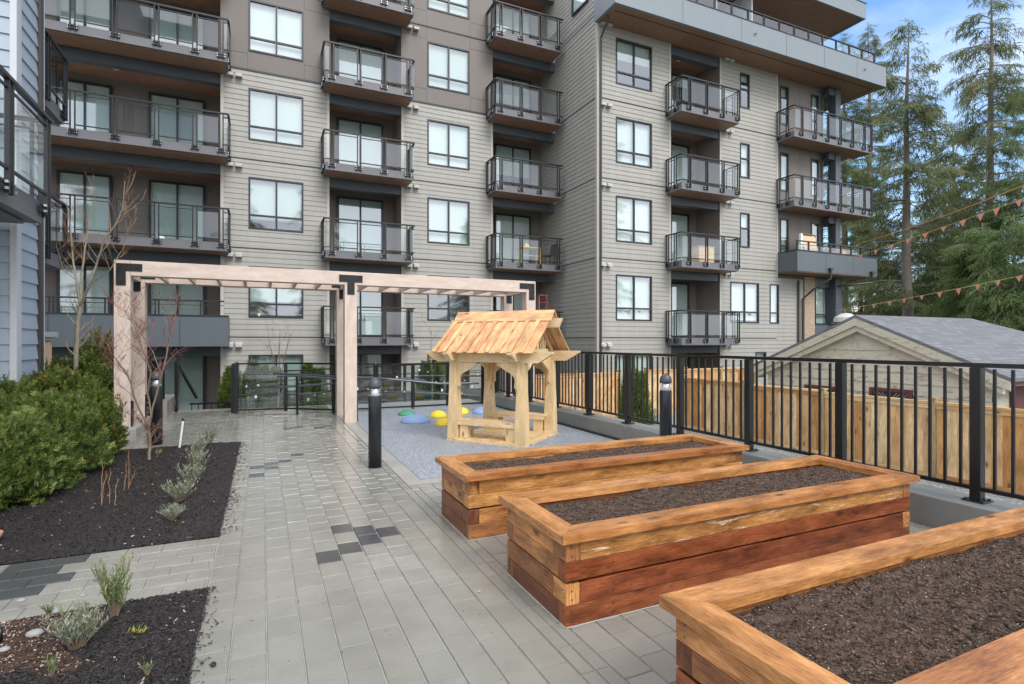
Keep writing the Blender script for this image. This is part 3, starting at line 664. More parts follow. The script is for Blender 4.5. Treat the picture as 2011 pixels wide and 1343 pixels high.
m=MB(); m.box(GX+.2,gX1,gY0-.02,gY0+.05,ze-.16,ze-.02); m.build('gutter','twig',gr)
M['redframe']=mat('dark_red_frame',(.12,.03,.028),.6)
for px0,px1 in ((1580,1643),(1708,1792)):
    a=PX(px0,760,GX+.2); b=PX(px1,765,GX+.2); m=MB(); y1,y0=a.y,b.y; zt=PX((px0+px1)/2,757 if px0<1600 else 763,GX+.2).z
    m.box(GX+.17,GX+.26,y0,y1,zt-.08,zt); m.box(GX+.17,GX+.26,y0,y1,zt-.8,zt-.72); m.box(GX+.17,GX+.26,y0,y0+.07,zt-.72,zt-.08); m.box(GX+.17,GX+.26,y1-.07,y1,zt-.72,zt-.08); m.box(GX+.17,GX+.26,(y0+y1)/2-.03,(y0+y1)/2+.03,zt-.72,zt-.08)
    w=m.build('window','redframe',gr); m=MB(); m.box(GX+.215,GX+.22,y0+.05,y1-.05,zt-.75,zt-.05); m.build('pane','room',w)
m=MB(); q=.08
for s_ in (1,-1):
    y=y0+.1
    while y<y1-.1: 
        z0_=zt-.7; m.beam((GX+.205,y,z0_ if s_>0 else zt-.1),(GX+.205,min(y+.6,y1-.08),(z0_+.6 if s_>0 else zt-.7)),.006,.012,up=V((1,0,0))) if y+.6<y1 else None; y+=q
m.build('lattice','white',w)
m=MB(); m.box(GX+.9,GX+1.9,gY0+.30,gY0+.36,-1,ze-.12); m.build('door','redframe',gr)
m=MB(); m.lathe((GX+.75,gYm+.75,zr-.47),[(.12,0),(.12,.35),(.30,.38),(.28,.50),(.12,.60),(.0,.62)],16); m.build('roof_vent','vent',gr)
# ---------------------------------------------------------------- ground, paving
def groundm():
    m=mat('rough_ground',(.1,.1,.06),.9); g=G(m); c=g.mixc(g.mr(g.noise(.4,6),.35,.65,0,1),(.11,.105,.08),(.06,.085,.03)); g.base(c); return m
M['ground']=groundm()
m=MB(); m.face([(-600,-600,-1.36),(600,-600,-1.36),(600,600,-1.36),(-600,600,-1.36)]); struct(m,'ground','ground')
m=MB(); m.box(-9,5.0,-30,13.62,-1.3,-.0085); m.box(-40,-9,-30,4,-1.3,-.0085); struct(m,'courtyard_slab','sand')  # carried on unseen behind the camera to bounce light into recesses and soffits
m=MB(); m.face([(5.25,-3,-.65),(13.3,-3,-.65),(13.3,13.0,-.65),(5.25,13.0,-.65)]); struct(m,'gravel','gravel','grey gravel strip between the curb and the cedar fence')
m=MB(); m.face([(13.3,-20,-1.3),(60,-20,-1.3),(60,40,-1.3),(13.3,40,-1.3)]); struct(m,'yard','ground')
# pavers: long side along Y, running bond
PW,PL,PY0=.1605,.2225,.1035
dark=set()
def colrow(x,y):
    c=math.floor((x+.30)/PW); r=math.floor((y-PY0)/PL+(.5 if c%2 else 0)); return c,r
for px,py in ((664,1045),(706,1044),(716,1062),(752,1046),(679.5,1078),(639,1096),(504,914),(530,910),(530,920),(555,906),(578,896.5),(502.7,929),(616,838.7),(635,836),(651,837),(588.6,839.5),(567,842)):
    p=PZ(px,py); dark.add(colrow(p.x,p.y))
def paver(mb,x0,x1,y0,y1,mi,tt):
    if x1-x0<.012 or y1-y0<.012: return
    g=.0022; c=.0035; x0+=g;x1-=g;y0+=g;y1-=g; dz=random.uniform(-.0012,.0012); za=-.0075+dz; zb=-.005+dz
    A=[(x0,y0),(x1,y0),(x1,y1),(x0,y1)]; B=[(x0+c,y0+c),(x1-c,y0+c),(x1-c,y1-c),(x0+c,y1-c)]
    tx=random.uniform(-.0015,.0015); ty=random.uniform(-.0015,.0015); cx,cy=(x0+x1)/2,(y0+y1)/2
    H=lambda p,z: (p[0],p[1],z+tx*(p[0]-cx)*4+ty*(p[1]-cy)*4)
    mb.face([H(p,zb+.005) for p in B],mi,tt)
    for k in range(4):
        l=(k+1)%4; mb.face([H(A[k],za),H(A[l],za),H(B[l],zb+.005),H(B[k],zb+.005)],mi,tt); mb.face([(A[k][0],A[k][1],-.034),(A[l][0],A[l][1],-.034),H(A[l],za),H(A[k],za)],mi,tt)
def region(mb,x0,x1,y0,y1):
    for c in range(math.floor((x0+.30)/PW),math.ceil((x1+.30)/PW)):
        off=.5 if c%2 else 0
        for r in range(math.floor((y0-PY0)/PL)-1,math.ceil((y1-PY0)/PL)+2):
            a=-.30+c*PW; b=PY0+(r-off)*PL
            X0,X1,Y0,Y1=max(a,x0),min(a+PW,x1),max(b,y0),min(b+PL,y1)
            if X1>X0 and Y1>Y0: paver(mb,X0,X1,Y0,Y1,1 if (c,r) in dark else 0,random.random())
m=MB(); region(m,-.30,1.385,1.0,13.6); region(m,1.385,4.93,1.0,5.61); region(m,-4.2,-.30,9.15,13.6); struct(m,'paving',['paver','paverdk'],'grey concrete pavers in running bond with a few charcoal ones')
m=MB(); dk2=set()
def cr2_(x,y): r=math.floor((y-3.80)/.1605); return r,math.floor((x+9)/PL+(.5 if r%2 else 0))
for px,py in ((103,1107.8),(70,1108),(48.7,1126.5),(10,1128),(71,1143),(95,1142),(7.5,1151),(22,1167),(2,1170)):
    p=PZ(px,py); dk2.add(cr2_(p.x,p.y))
for r in range(6):
    for k in range(0,40):
        a=-9+(k-(.5 if r%2 else 0))*PL; X0,X1=max(a,-7),min(a+PL,-.302)
        if X1>X0: paver(m,X0,X1,3.79+r*.1605,3.79+(r+1)*.1605,1 if (r,k) in dk2 else 0,random.random())
struct(m,'side_path',['paver','paverdk'],'narrow paver path running left between the two mulch beds')
m=MB()   # stone border of the play surface
for k in range(18):
    y=5.79+k*.36; m.box(1.388,1.567,y+.002,min(y+.358,12.2),-.04,.002,0,random.random())
for k in range(10): x=1.388+k*.36; m.box(x+.002,x+.358,5.613,5.788,-.04,.002,0,random.random())
struct(m,'border_stones','concrete','pale border stones edging the play surface')
m=MB(); m.box(1.57,4.93,5.79,12.25,-.04,.006); struct(m,'play_surface','rubber','speckled grey rubber play surface')
# curb with the metal fence
cb=MB(); cb.box(4.93,5.30,-1,12.4,-1.3,.25); cb.build('concrete_curb','concwet',bevel=.012)
o=bpy.data.objects['concrete_curb']; tag(o,'low concrete retaining curb running under the black metal fence','concrete curb')
m=MB(); m.box(4.90,4.928,5.62,12.3,-.03,.035); o=m.build('edge_strip','black'); tag(o,'thin black edge strip between rubber play surface and concrete curb','edge strip')
# ---------------------------------------------------------------- metal picket fence
mf=thing('metal_fence',(5.11,6,.25),'black metal picket fence on the concrete curb beside the planters','fence')
ys=[1.24,2.37,3.48,4.58,5.72,6.87,7.97,9.10,10.23,11.36,12.3]
FXX=5.11
for k,y in enumerate(ys):
    m=MB(); m.box(FXX-.037,FXX+.037,y-.037,y+.037,.262,1.30); m.box(FXX-.075,FXX+.075,y-.075,y+.075,.25,.262)
    for a in (-.055,.055):
        for b in (-.055,.055): m.lathe((FXX+a,y+b,.262),[(.011,0),(.011,.012)],6)
    m.build('post','black',mf,bevel=.003)
    if k<len(ys)-1:
        m=MB(); y1=ys[k+1]; n=9; m.box(FXX-.018,FXX+.018,y+.037,y1-.037,.335,.365)
        for j in range(1,n+1): q=y+(y1-y)*j/(n+1); m.box(FXX-.0095,FXX+.0095,q-.0095,q+.0095,.365,1.29)
        m.build('picket_panel','black',mf)
m=MB(); m.box(FXX-.026,FXX+.026,ys[0]-.5,ys[-1]+.04,1.301,1.335); m.build('top_rail','black',mf)
# ---------------------------------------------------------------- cedar board fences
def cedar(fr,u0,u1,zb,zt,name_label,n_sec,step=None,gate=False):
    """boards facing +n ; sections with posts and cap rails"""
    t=thing('cedar_fence',fr.p((u0+u1)/2,0,zb),name_label,'wooden fence')
    for k in range(n_sec):
        a=u0+(u1-u0)*k/n_sec; b=u0+(u1-u0)*(k+1)/n_sec; dz=(step or (lambda k:0))(k)
        m=MB(); fr.box(m,a-.045,a+.045,-.05,.045,zb-.3,zt+dz+.05,0,random.random()); fr.box(m,a-.06,a+.06,-.065,.06,zt+dz+.052,zt+dz+.085,0,random.random()); m.build('post','fpost',t)
        m=MB(); x=a+.055; 
        while x<b-.06:
            w=min(.138,b-.055-x); fr.box(m,x+.002,x+w-.002,-.012+random.uniform(0,.008),.006+random.uniform(0,.012),zb+.07,zt+dz-.02,0,random.random()); x+=w
        fr.box(m,a+.05,b-.05,-.02,.035,zb+.0,zb+.068,0,random.random()); m.build('board_panel','fence',t)
        m=MB(); fr.box(m,a+.047,b-.047,-.05,.05,zt+dz-.018,zt+dz+.02,0,random.random()); fr.box(m,a+.05,b-.05,.014,.030,zt+dz-.09,zt+dz-.02,0,random.random()); m.build('cap_rail','fence',t)
    if True:
        m=MB(); fr.box(m,u1-.045,u1+.045,-.05,.045,zb-.3,zt+.05,0,random.random()); fr.box(m,u1-.06,u1+.06,-.065,.06,zt+.052,zt+.085,0,random.random()); m.build('post','fpost',t)
    return t
XF=9.55
fr=Fr((XF,0,0),-Yv,-Xv)
cedar(fr,-10.55,-1.3,-.62,.55,'long fresh cedar board fence behind the black picket fence, facing the planters',5,lambda k:(.06,.03,.0,0,-.03)[k])
fr=Fr((0,13.4,0),Xv,-Yv); cedar(fr,10.65,15.2,-1.1,.63,'cedar board fence crossing in front of the apartment wing beyond the side yard',3)
fr=Fr((0,13.9,0),Xv,-Yv); t=cedar(fr,6.9,10.0,-1.1,.55,'shorter cedar fence with diagonal gate brace beyond the playhouse',2)
m=MB(); m.beam((8.9,13.84,-.95),(9.9,13.84,.45),.03,.09,t=.1); m.build('brace','fence',t)
# ---------------------------------------------------------------- raised planters
def planter(x0,x1,y0,y1,label,seed,soilden=1.0,fine=.016,paintrow=False):
    random.seed(seed); t=thing('raised_planter',((x0+x1)/2,(y0+y1)/2,0),label,'raised planter','raised cedar planter boxes')
    top=.50; ct=.045; bx0,bx1,by0,by1=x0+.045,x1-.045,y0+.045,y1-.045; w=.085; hb=(top-ct)/4
    m=MB(); joints=[(0,),(1,)]
    for r in range(4):
        za=r*hb+(.0008 if r else .003); zb=(r+1)*hb-.0015
        if r==2: za+=.011
        if r==1: zb-=.0
        fr_={21:[.62,.78,.97,.93],22:[.30,.12,.22,.95],23:[.3,.4,.1,.8]}[seed][r]; en_={21:[.42,.36,.80,.72],22:[.45,.72,.66,.62],23:[.25,.3,.50,.78]}[seed][r]
        tt=lambda: min(1,max(0,en_+random.uniform(-.16,.16)))
        own=(r%2==0)   # which side runs through at the corners
        j=lambda: random.uniform(-.0025,.0025)
        a=j()
        L=x1-x0-.09
        cut=bx0+L*random.uniform(.35,.6) if False else None
        if own:
            m.box(bx0,bx1,by0+a,by0+w,za,zb,0,fr_); m.box(bx0,bx1,by1-w,by1,za,zb,0,tt())
            m.box(bx0,bx0+w,by0+w+.001,by1-w-.001,za,zb,0,tt()); m.box(bx1-w,bx1,by0+w+.001,by1-w-.001,za,zb,0,tt())
        else:
            m.box(bx0+w+.003,bx1-w-.003,by0+a,by0+w,za,zb,0,fr_,1 if (paintrow and r==3) else 0); m.box(bx0+w+.003,bx1-w-.003,by1-w,by1,za,zb,0,tt())
            m.box(bx0,bx0+w,by0,by0+.14,za,zb,0,tt()); m.box(bx0,bx0+w,by0+.142,by1,za,zb,0,tt()); m.box(bx1-w,bx1,by0,by1,za,zb,0,tt())
    m.build('timber_wall','planter',t,bevel=.003)
    s_=MB()
    for r in range(4):
        for q in (.03,.075):
            z_=r*hb+q
            for xx in (bx0+.035,bx0+.30,bx1-.035): s_.box(xx-.0035,xx+.0035,by0-.0035,by0+.004,z_-.0035,z_+.0035)
            for yy in (by0+.035,by1-.05): s_.box(bx0-.0015,bx0+.004,yy-.0035,yy+.0035,z_-.0035,z_+.0035)
    s_.build('screw_heads','darkscrew',t)
    m=MB(); z0,z1=top-ct,top; c=.14
    o=[(x0,y0),(x1,y0),(x1,y1),(x0,y1)]; i=[(x0+c,y0+c),(x1-c,y0+c),(x1-c,y1-c),(x0+c,y1-c)]
    for k in range(4):
        l=(k+1)%4; q=[o[k],o[l],i[l],i[k]]; ctr=(sum(p[0] for p in q)/4,sum(p[1] for p in q)/4); q=[(p[0]+(ctr[0]-p[0])*.0008,p[1]+(ctr[1]-p[1])*.002) for p in q]
        m.prism([(p[0],p[1],z0+.001) for p in q],(0,0,ct-.001),t=random.random())
    m.build('cap_board','cap',t,bevel=.004)
    # soil
    sx0,sx1,sy0,sy1=x0+.10,x1-.10,y0+.10,y1-.10
    nx=int((sx1-sx0)/fine); ny=int((sy1-sy0)/fine); g=np.zeros(((nx+1)*(ny+1),3))
    k=0
    for a in range(nx+1):
        for b in range(ny+1):
            x=sx0+(sx1-sx0)*a/nx; y=sy0+(sy1-sy0)*b/ny; ed=min(x-sx0,sx1-x,y-sy0,sy1-y)
            h=noise.fractal(V((x*2.2,y*2.2,seed)),1,2,3)*.018+noise.fractal(V((x*17,y*17,seed)),.7,2.2,4)*.013
            g[k]=(x,y,top-.055+h-(.03 if ed<.08 else 0)*(1-ed/.08)); k+=1
    f=np.array([[a*(ny+1)+b,(a+1)*(ny+1)+b,(a+1)*(ny+1)+b+1,a*(ny+1)+b+1] for a in range(nx) for b in range(ny)])
    n=int(34000*soilden); r=np.random.default_rng(seed)
    ov=np.array([(1,0,0),(-1,0,0),(0,1,0),(0,-1,0),(0,0,1),(0,0,-1)],float); of=np.array([(0,2,4,4),(2,1,4,4),(1,3,4,4),(3,0,4,4),(2,0,5,5),(1,2,5,5),(3,1,5,5),(0,3,5,5)])
    P=np.stack([r.uniform(sx0+.05,sx1-.05,n),r.uniform(sy0+.05,sy1-.05,n),np.zeros(n)],1)
    ia=((P[:,0]-sx0)/(sx1-sx0)*nx).astype(int).clip(0,nx-1); ib=((P[:,1]-sy0)/(sy1-sy0)*ny).astype(int).clip(0,ny-1); P[:,2]=g[ia*(ny+1)+ib,2]+.001
    sz=r.uniform(.0010,.0032,n)*(1+2.2*(r.random(n)>.965)); sc=np.stack([sz*r.uniform(.8,3.2,n),sz,sz*.7],1)
    Mx=rotm(r.uniform(0,6.3,n),r.uniform(-.5,.5,n),r.uniform(-.5,.5,n),sc)
    cv,cf=scatter(ov,np.array([q[:3] for q in of]),Mx,P)
    so=bigmesh('potting_soil',g,f,'soil',smooth=False)
    tag(so,'dark crumbly soil filling the '+label.split(' ',1)[1] if False else 'dark crumbly soil surface inside '+label,'soil',kind='stuff')
    mi=np.repeat(((r.random(n)>.975)&(sz<.0045)).astype(int),8); ti=np.repeat(r.random(n),8)
    cl=bigmesh('soil_crumbs',cv,cf,['soil','chipl'],ti,midx=mi); tag(cl,'soil crumbs and pale flecks on the soil of '+label,'soil',kind='stuff')
    return t
planter(1.37,4.28,3.83,4.60,'cedar planter box farthest from the camera, beside the play surface',21,.8)
planter(1.40,4.47,2.43,3.27,'middle cedar planter box with white paint smears along its side',22,1.4,paintrow=True)
planter(1.425,5.2-.42,.845,1.715,'nearest cedar planter box cut off by the lower right corner',23,2.6,.008)
random.seed(5)
# ---------------------------------------------------------------- pergola
pg=thing('pergola',(1.6,11.05,0),'pale timber pergola with black brackets spanning the paved walk','pergola')
w=.22; Yf,Yb=10.43,11.60; zt=2.80; bh=.24
px=[-2.13,1.385,5.12]; m=None
for k,x in enumerate(px):
    for y in (Yf,Yb):
        z0=.14 if k==0 else (0 if k==1 else .0)
        m=MB(); 
        top=zt if (k!=1) else zt-bh-.002
        m.box(x,x+w,y,y+w,z0,top,0,random.random()); m.build('post','fir',pg,bevel=.005)
        m=MB(); q=x+w+.001 if True else x
        m.box(q,q+.014,y+.05,y+w-.05,z0+.02,z0+.40)
        m.box(x+w+.002,x+w+.02,y-.0+.02,y+.07,z0+.02,z0+.42)
        for j in range(4): m.lathe((x+w+.03,y+.11,z0+.07+j*.09),[(.012,0),(.012,.018)],6,1)
        m.build('base_bracket',['black','steel'],pg)
for y in (Yf,Yb):
    m=MB(); m.box(px[0]+w+.002,px[2]-.002,y,y+w,zt-bh,zt,0,random.random()); m.build('beam','fir',pg,bevel=.005)
m=MB(); n=17; xs=[px[0]+w+.35+j*.425 for j in range(17)]
for x in xs:
    if abs(x-(px[1]+w/2))<.18: continue
    m.box(x-.022,x+.022,Yf+w+.002,Yb-.002,zt-bh+.01,zt-.09,0,random.random())
for x in (px[0]+.06,px[1]+.06,px[2]+.06): m.box(x,x+.1,Yf+w+.002,Yb-.002,zt-bh+.01,zt-.02,0,random.random())
m.build('rafters','fir',pg)
def bracket(x,y,kind,face):
    m=MB(); yy=y-.012 if face<0 else y+w+.0; t_=.011
    if kind=='L': m.box(x+.03,x+.38,yy,yy+t_,zt-.17,zt-.05); m.box(x+.03,x+.16,yy,yy+t_,zt-.40,zt-.171)
    if kind=='R': m.box(x-.16,x+w-.03,yy,yy+t_,zt-.17,zt-.05); m.box(x+w-.16,x+w-.03,yy,yy+t_,zt-.40,zt-.171)
    if kind=='T': m.box(x-.10,x+w+.10,yy,yy+t_,zt-.19,zt-.06); m.box(x+.045,x+w-.045,yy,yy+t_,zt-.42,zt-.191)
    b=MB()
    xs_={'L':(.07,.32,.09),'R':(.15,-.10,.12),'T':(-.06,.28,.11)}[kind]
    for a,zz in ((xs_[0],-.11),(xs_[1],-.11),(xs_[2],-.35)):
        P=V((x+a,yy+(-.004 if face<0 else .004),zt+zz)); m.beam(P,P+V((0,-.012*(1 if face<0 else -1),0)),.028,.028)
    m.build('corner_bracket','black',pg)
for y,f in ((Yf,-1),(Yb,-1)):
    bracket(px[0],y,'L',f); bracket(px[1],y,'T',f); bracket(px[2],y,'R',f)
# footing curb on the left
m=MB(); m.box(-2.32,-1.80,10.25,13.0,-.03,.14); o=m.build('concrete_footing','concrete',bevel=.01); tag(o,'low concrete footing under the left pergola posts','concrete footing')
# ---------------------------------------------------------------- bollards
def bollard(x,y,label,h=1.07,r=.077):
    t=thing('bollard_light',(x,y,0),label,'bollard light','bollard lights along the walk')
    m=MB(); m.lathe((x,y,-.01),[(r,0),(r,h*.80-.0),(r*.985,h*.803)],28)
    for a in range(3): an=a*2.1-1.4; m.lathe((x+math.cos(an)*r*.98,y+math.sin(an)*r*.98,.05),[(.008,0),(.008,.012)],6)
    m.build('body','bollard',t,smooth=False); 
    m=MB(); m.lathe((x,y,h*.80-.006),[(r*.93,0),(r*.95,.10),(r*.93,.10)],28); m.build('lens','lens',t,smooth=True)
    m=MB(); m.lathe((x,y,h*.80-.004),[(r*.85,0),(r*.45,.065),(.012,.10)],24); m.build('reflector','cone',t,smooth=True)
    m=MB(); hz=h*.80+.095; m.lathe((x,y,hz),[(r,0),(r,.025),(r*.96,.055),(r*.8,.085),(r*.5,.108),(r*.15,.117),(.001,.118)],28); m.build('cap','capg',t,smooth=True)
    for p in t.children:
        if p.name.startswith('body'):
            for q in p.data.polygons: q.use_smooth = len(q.vertices)==4
    return t
bollard(1.23,6.63,'black bollard light standing alone on the pavers before the play surface')
bollard(-1.41,9.44,'black bollard light behind the bare shrub at the mulch bed')
bollard(4.72,5.55,'black bollard light between the far planter and the picket fence',1.10)
bollard(4.35,10.75,'black bollard light seen through the playhouse arches')
# ---------------------------------------------------------------- playhouse
ph=thing('playhouse',(3.45,7.9,0),'small fresh cedar playhouse with arched braces and board roof on the rubber surface','playhouse')
cN=V((3.40,6.99,0)); ang=R(40); e1=V((math.cos(ang),math.sin(ang),0)); e2=V((-math.sin(ang),math.cos(ang),0)); Lp=1.26
fp=Fr(cN,e1,e2)      # u along e1 (gable face, to the right), n along e2 (to the left)
tt=lambda: random.random()
m=MB(); 
for k in range(9): a=.02+k*(Lp-.04)/9; fp.box(m,.0,Lp,a+.002,a+(Lp-.04)/9-.002,.03,.055,0,tt())
fp.box(m,-.03,Lp+.03,-.03,.10,.006,.03,0,tt()); fp.box(m,-.03,Lp+.03,Lp-.10,Lp+.03,.006,.03,0,tt()); fp.box(m,-.05,.05,.101,Lp-.101,.006,.035,0,tt()); fp.box(m,Lp-.05,Lp+.05,.101,Lp-.101,.006,.035,0,tt())
m.build('floor','house',ph)
hz=1.26
def taperpost(u,n,su,sn):
    """outer corner at (u,n); splays outwards at the bottom"""
    m=MB(); wt,wb=.125,.165; 
    def ring(z,w_,o): return [fp.p(u+su*(-o),n+sn*(-o),z),fp.p(u+su*(w_-o),n+sn*(-o),z),fp.p(u+su*(w_-o),n+sn*(w_-o),z),fp.p(u+su*(-o),n+sn*(w_-o),z)]
    rs=[ring(.035,wb,.02),ring(.35,wb*.97,.012),ring(.8,wt*1.02,.0),ring(hz-.06,wt,-.005)]
    t0=tt(); oo=random.random()*9
    for a,b in zip(rs,rs[1:]):
        for k in range(4):
            l=(k+1)%4; q=[a[k],a[l],b[l],b[k]]; nn=(q[1]-q[0]).cross(q[2]-q[1]); ctr=sum(rs[0],V((0,0,0)))/4
            uv=[(p.z+oo,(k+(0 if i in (0,3) else 1))*.14+oo) for i,p in enumerate(q)]
            if nn.dot(q[0]-ctr)<0: q=q[::-1]; uv=uv[::-1]
            m.face(q,0,t0,uv)
    m.face(rs[-1],0,t0)
    m.build('post','house',ph)
for u,n,su,sn in ((0,0,1,1),(Lp,0,-1,1),(0,Lp,1,-1),(Lp,Lp,-1,-1)): taperpost(u,n,su,sn)
m=MB() # eave beams run along n, at u=0 side and u=Lp side; pointed tips
for u in (.0,Lp-.09):
    pts=[fp.p(u,-.42,hz+.10),fp.p(u,-.42,hz+.07),fp.p(u,-.20,hz-.06),fp.p(u,Lp+.20,hz-.06),fp.p(u,Lp+.42,hz+.07),fp.p(u,Lp+.42,hz+.10)]
    m.prism(pts,e1*.09,t=.3)
for n in (.06,Lp-.15):   # tie beams along u
    pts=[fp.p(-.28,n,hz+.085),fp.p(-.28,n,hz+.06),fp.p(-.16,n,hz-.035),fp.p(Lp+.16,n,hz-.035),fp.p(Lp+.28,n,hz+.06),fp.p(Lp+.28,n,hz+.085)]
    m.prism(pts,e2*.09,t=.6)
m.build('beam','house',ph)
rz=1.92; uc=Lp/2; ue=-.15; zeave=hz+.07
slope=V((0,0,0))
m=MB(); n0,n1=-.19,Lp+.18; nb=9
def rp(u,n,z): return fp.p(u,n,z)
for side in (0,1):
    for k in range(nb):
        a=n0+(n1-n0)*k/nb; b=a+(n1-n0)/nb-.012; lift=.0
        for (p,q,l,t0) in ((a,b,0,tt()),):
            if side==0: A,B=rp(ue,p,zeave),rp(uc,p,rz-.02)
            else: A,B=rp(Lp-ue,p,zeave),rp(uc,p,rz-.02)
            sl=B-A; nr=sl.cross(e2)
            if nr.z<0: nr=-nr
            nr.normalize(); m.box8(A,sl,e2*(q-p),nr*.018,0,t0)
        # batten over the joint
        if side==0: A,B=rp(ue-.012,b-.028,zeave),rp(uc,b-.028,rz-.02)
        else: A,B=rp(Lp-ue+.012,b-.028,zeave),rp(uc,b-.028,rz-.02)
        sl=B-A; nr=sl.cross(e2); nr=nr if nr.z>0 else -nr; nr.normalize(); m.box8(A+nr*.019,sl,e2*.062,nr*.018,0,tt())
m.build('roof','roofb',ph)
m=MB()
for side in (0,1):
    B=rp(uc,n0-.03,rz+.035); A=rp(uc+(-.135 if side==0 else .135),n0-.03,rz-.12)
    sl=B-A; nr=sl.cross(e2); nr=nr if nr.z>0 else -nr; nr.normalize(); m.box8(A+nr*.012,sl*(1.0 if side else 1.08),e2*(n1-n0+.06),nr*.022,0,tt())
m.build('ridge_board','roofb',ph)
m=MB(); pts=[rp(uc-.02,n0-.16,rz-.06),rp(uc-.02,n0-.10,rz-.20),rp(uc-.02,n1+.10,rz-.20),rp(uc-.02,n1+.16,rz-.06)]; m.prism(pts,e1*.045); 
for n in (.05,Lp-.09):
    m.box8(rp(uc-.035,n+.005,hz+.07),e1*.07,e2*.03,ZZ*(rz-.22-hz-.07),0,tt())
    for s in (-1,1):
        m.beam(rp(uc+s*.62,n+.02,zeave+.02),rp(uc+s*.02,n+.02,rz-.06),.04,.07,t=tt())
        for q in (.13,.22,.31): m.box8(rp(uc+s*q-.02,n+.008,hz+.12),e1*.04,e2*.018,ZZ*(max(.04,(rz-.25-hz)*(1-q/.62)-.06)),0,tt())
    m.box8(rp(uc-.42,n,hz+.085),e1*.84,e2*.04,ZZ*.045,0,tt())
m.build('gable_frame','house',ph)
m=MB()
def brace(P,D,sgn):
    """arched knee brace at post P (under the beam), going along D"""
    D=V(D); n_=12; out_=[];inn=[]
    pts=[P+ZZ*0, P+D*.34, P+D*.34-ZZ*.035]
    for k in range(n_+1):
        a=k/n_*math.pi/2; r_=.30+(.018*math.cos(6*a)); c=P+D*.34-ZZ*.36
        pts.append(c-D*(r_*math.sin(a))+ZZ*(r_*math.cos(a)+.0)) 
    pts+= [P-ZZ*.40]
    m=MB(); q=D.cross(ZZ).normalized(); m.prism([p-q*.02 for p in pts],q*.04,t=tt()); m.build('arched_brace','house',ph)
hb_=hz-.065
for n in (.07,Lp-.07):
    brace(fp.p(.12,n,hb_+.03),e1,1); brace(fp.p(Lp-.12,n,hb_+.03),-e1,1)
for u in (.05,Lp-.05):
    brace(fp.p(u,.12,hb_),e2,1); brace(fp.p(u,Lp-.12,hb_),-e2,1)
def bench(u0,u1):
    m=MB(); fp.box(m,u0,u1,.10,Lp-.10,.30,.33,0,tt()); fp.box(m,u0-.006,u0+.02,.11,Lp-.11,.25,.299,0,tt()); fp.box(m,u1-.02,u1,.16,Lp-.16,.25,.299,0,tt())
    for n in (.17,Lp-.31): fp.box(m,u0+.022,u1-.022,n,n+.14,.056,.299,0,tt())
    m.build('bench','house',ph)
bench(.01,.24); bench(Lp-.24,Lp-.01)
# ---------------------------------------------------------------- domes on the play surface
for i,(px_,py_,r_,h_,c,lb) in enumerate([(816,829,.28,.145,(.20,.29,.46),'large blue rubber dome, nearest the walk'),(799,815,.185,.10,(.05,.24,.14),'green rubber dome behind the large blue one'),
        (861,819,.17,.13,(.75,.53,.03),'yellow rubber dome left of the playhouse, farther one'),(872,835,.16,.13,(.76,.55,.03),'yellow rubber dome close to the playhouse corner post'),
        (906,812,.17,.13,(.74,.52,.03),'yellow rubber dome partly behind the left playhouse post'),(948,812,.22,.14,(.20,.29,.47),'blue rubber dome seen inside the playhouse')]):
    mt=grainy('dome_rubber',c,tuple(min(1,x*1.25) for x in c),60,.6,.4,120); M['dm%d'%i]=mt; p=PZ(px_,py_); m=MB(); pr=[(r_*math.cos(a),h_*math.sin(a)) for a in [k*math.pi/2/10 for k in range(11)]]
    pr[-1]=(.002,h_); m.lathe((p.x,p.y,.004),pr,32); o=m.build('play_dome',mt,smooth=True); tag(o,lb,'play dome','rubber domes on the play surface')
# ---------------------------------------------------------------- glass guard rails at the far end
def glassrail(label,pts,h=1.03,zs=None,name='glass_railing',stick=True,mid=True):
    zs=zs or [0]*len(pts); t=thing(name,(pts[0][0],pts[0][1],zs[0]),label,'railing')
    m=MB(); s=MB(); r=random.Random(len(pts)*3+int(pts[0][0]*10))
    for k,(x,y) in enumerate(pts):
        z=zs[k]; p=MB(); p.box(x-.035,x+.035,y-.035,y+.035,z-.03,z+h); p.build('post','black',t)
    for k in range(len(pts)-1):
        a=V((*pts[k],zs[k])); b=V((*pts[k+1],zs[k+1])); d=(b-a); dl=d.length; d/=dl
        m=MB(); m.beam(a+ZZ*(h+.012),b+ZZ*(h+.012),.05,.035); m.build('top_rail','black',t); m=MB(); m.beam(a+d*.036+ZZ*.07,b-d*.036+ZZ*.07,.04,.03); m.build('bottom_rail','black',t); m=MB()
        if mid: m=MB(); m.beam(a+d*.036+ZZ*(h-.22),b-d*.036+ZZ*(h-.22),.012,.012); m.build('middle_rail','black',t)
        g=MB(); nn=d.cross(ZZ).normalized(); g.box8(a+d*.05+ZZ*.09-nn*.004,d*(dl-.1),nn*.008,ZZ*(h-.12)); g.build('glass_panel','glass',t)
        if stick:
            for q in range(3):
                u=r.uniform(.15,.85)*dl; z=r.uniform(.2,.85)*h; sz=.022 if q else .045; P=a+d*u+ZZ*z-nn*.0; c_=r.uniform(-.4,.4)
                s.box8(P+nn*.006,(d+ZZ*c_).normalized()*sz,nn*.003,(ZZ-d*c_).normalized()*sz*1.3)
    if stick: s.build('paper_stickers','whitep',t)
    return t
def Zp(px,py): p=PZ(px,py); return (p.x,p.y)
A0=Zp(463,812); A1=Zp(561,808); A2=Zp(655,811)
glassrail('glass panelled black guard rail left of the middle pergola post, closing the walk',[A0,A1,A2,(2.25,12.15)],zs=[0,0,0,-.03])
glassrail('short glass guard rail turning back towards the building at the left end of the ramp',[(A0[0]-.06,A0[1]+.1),(A0[0]-.02,A0[1]+1.35)],zs=[-.02,-.02],mid=False)
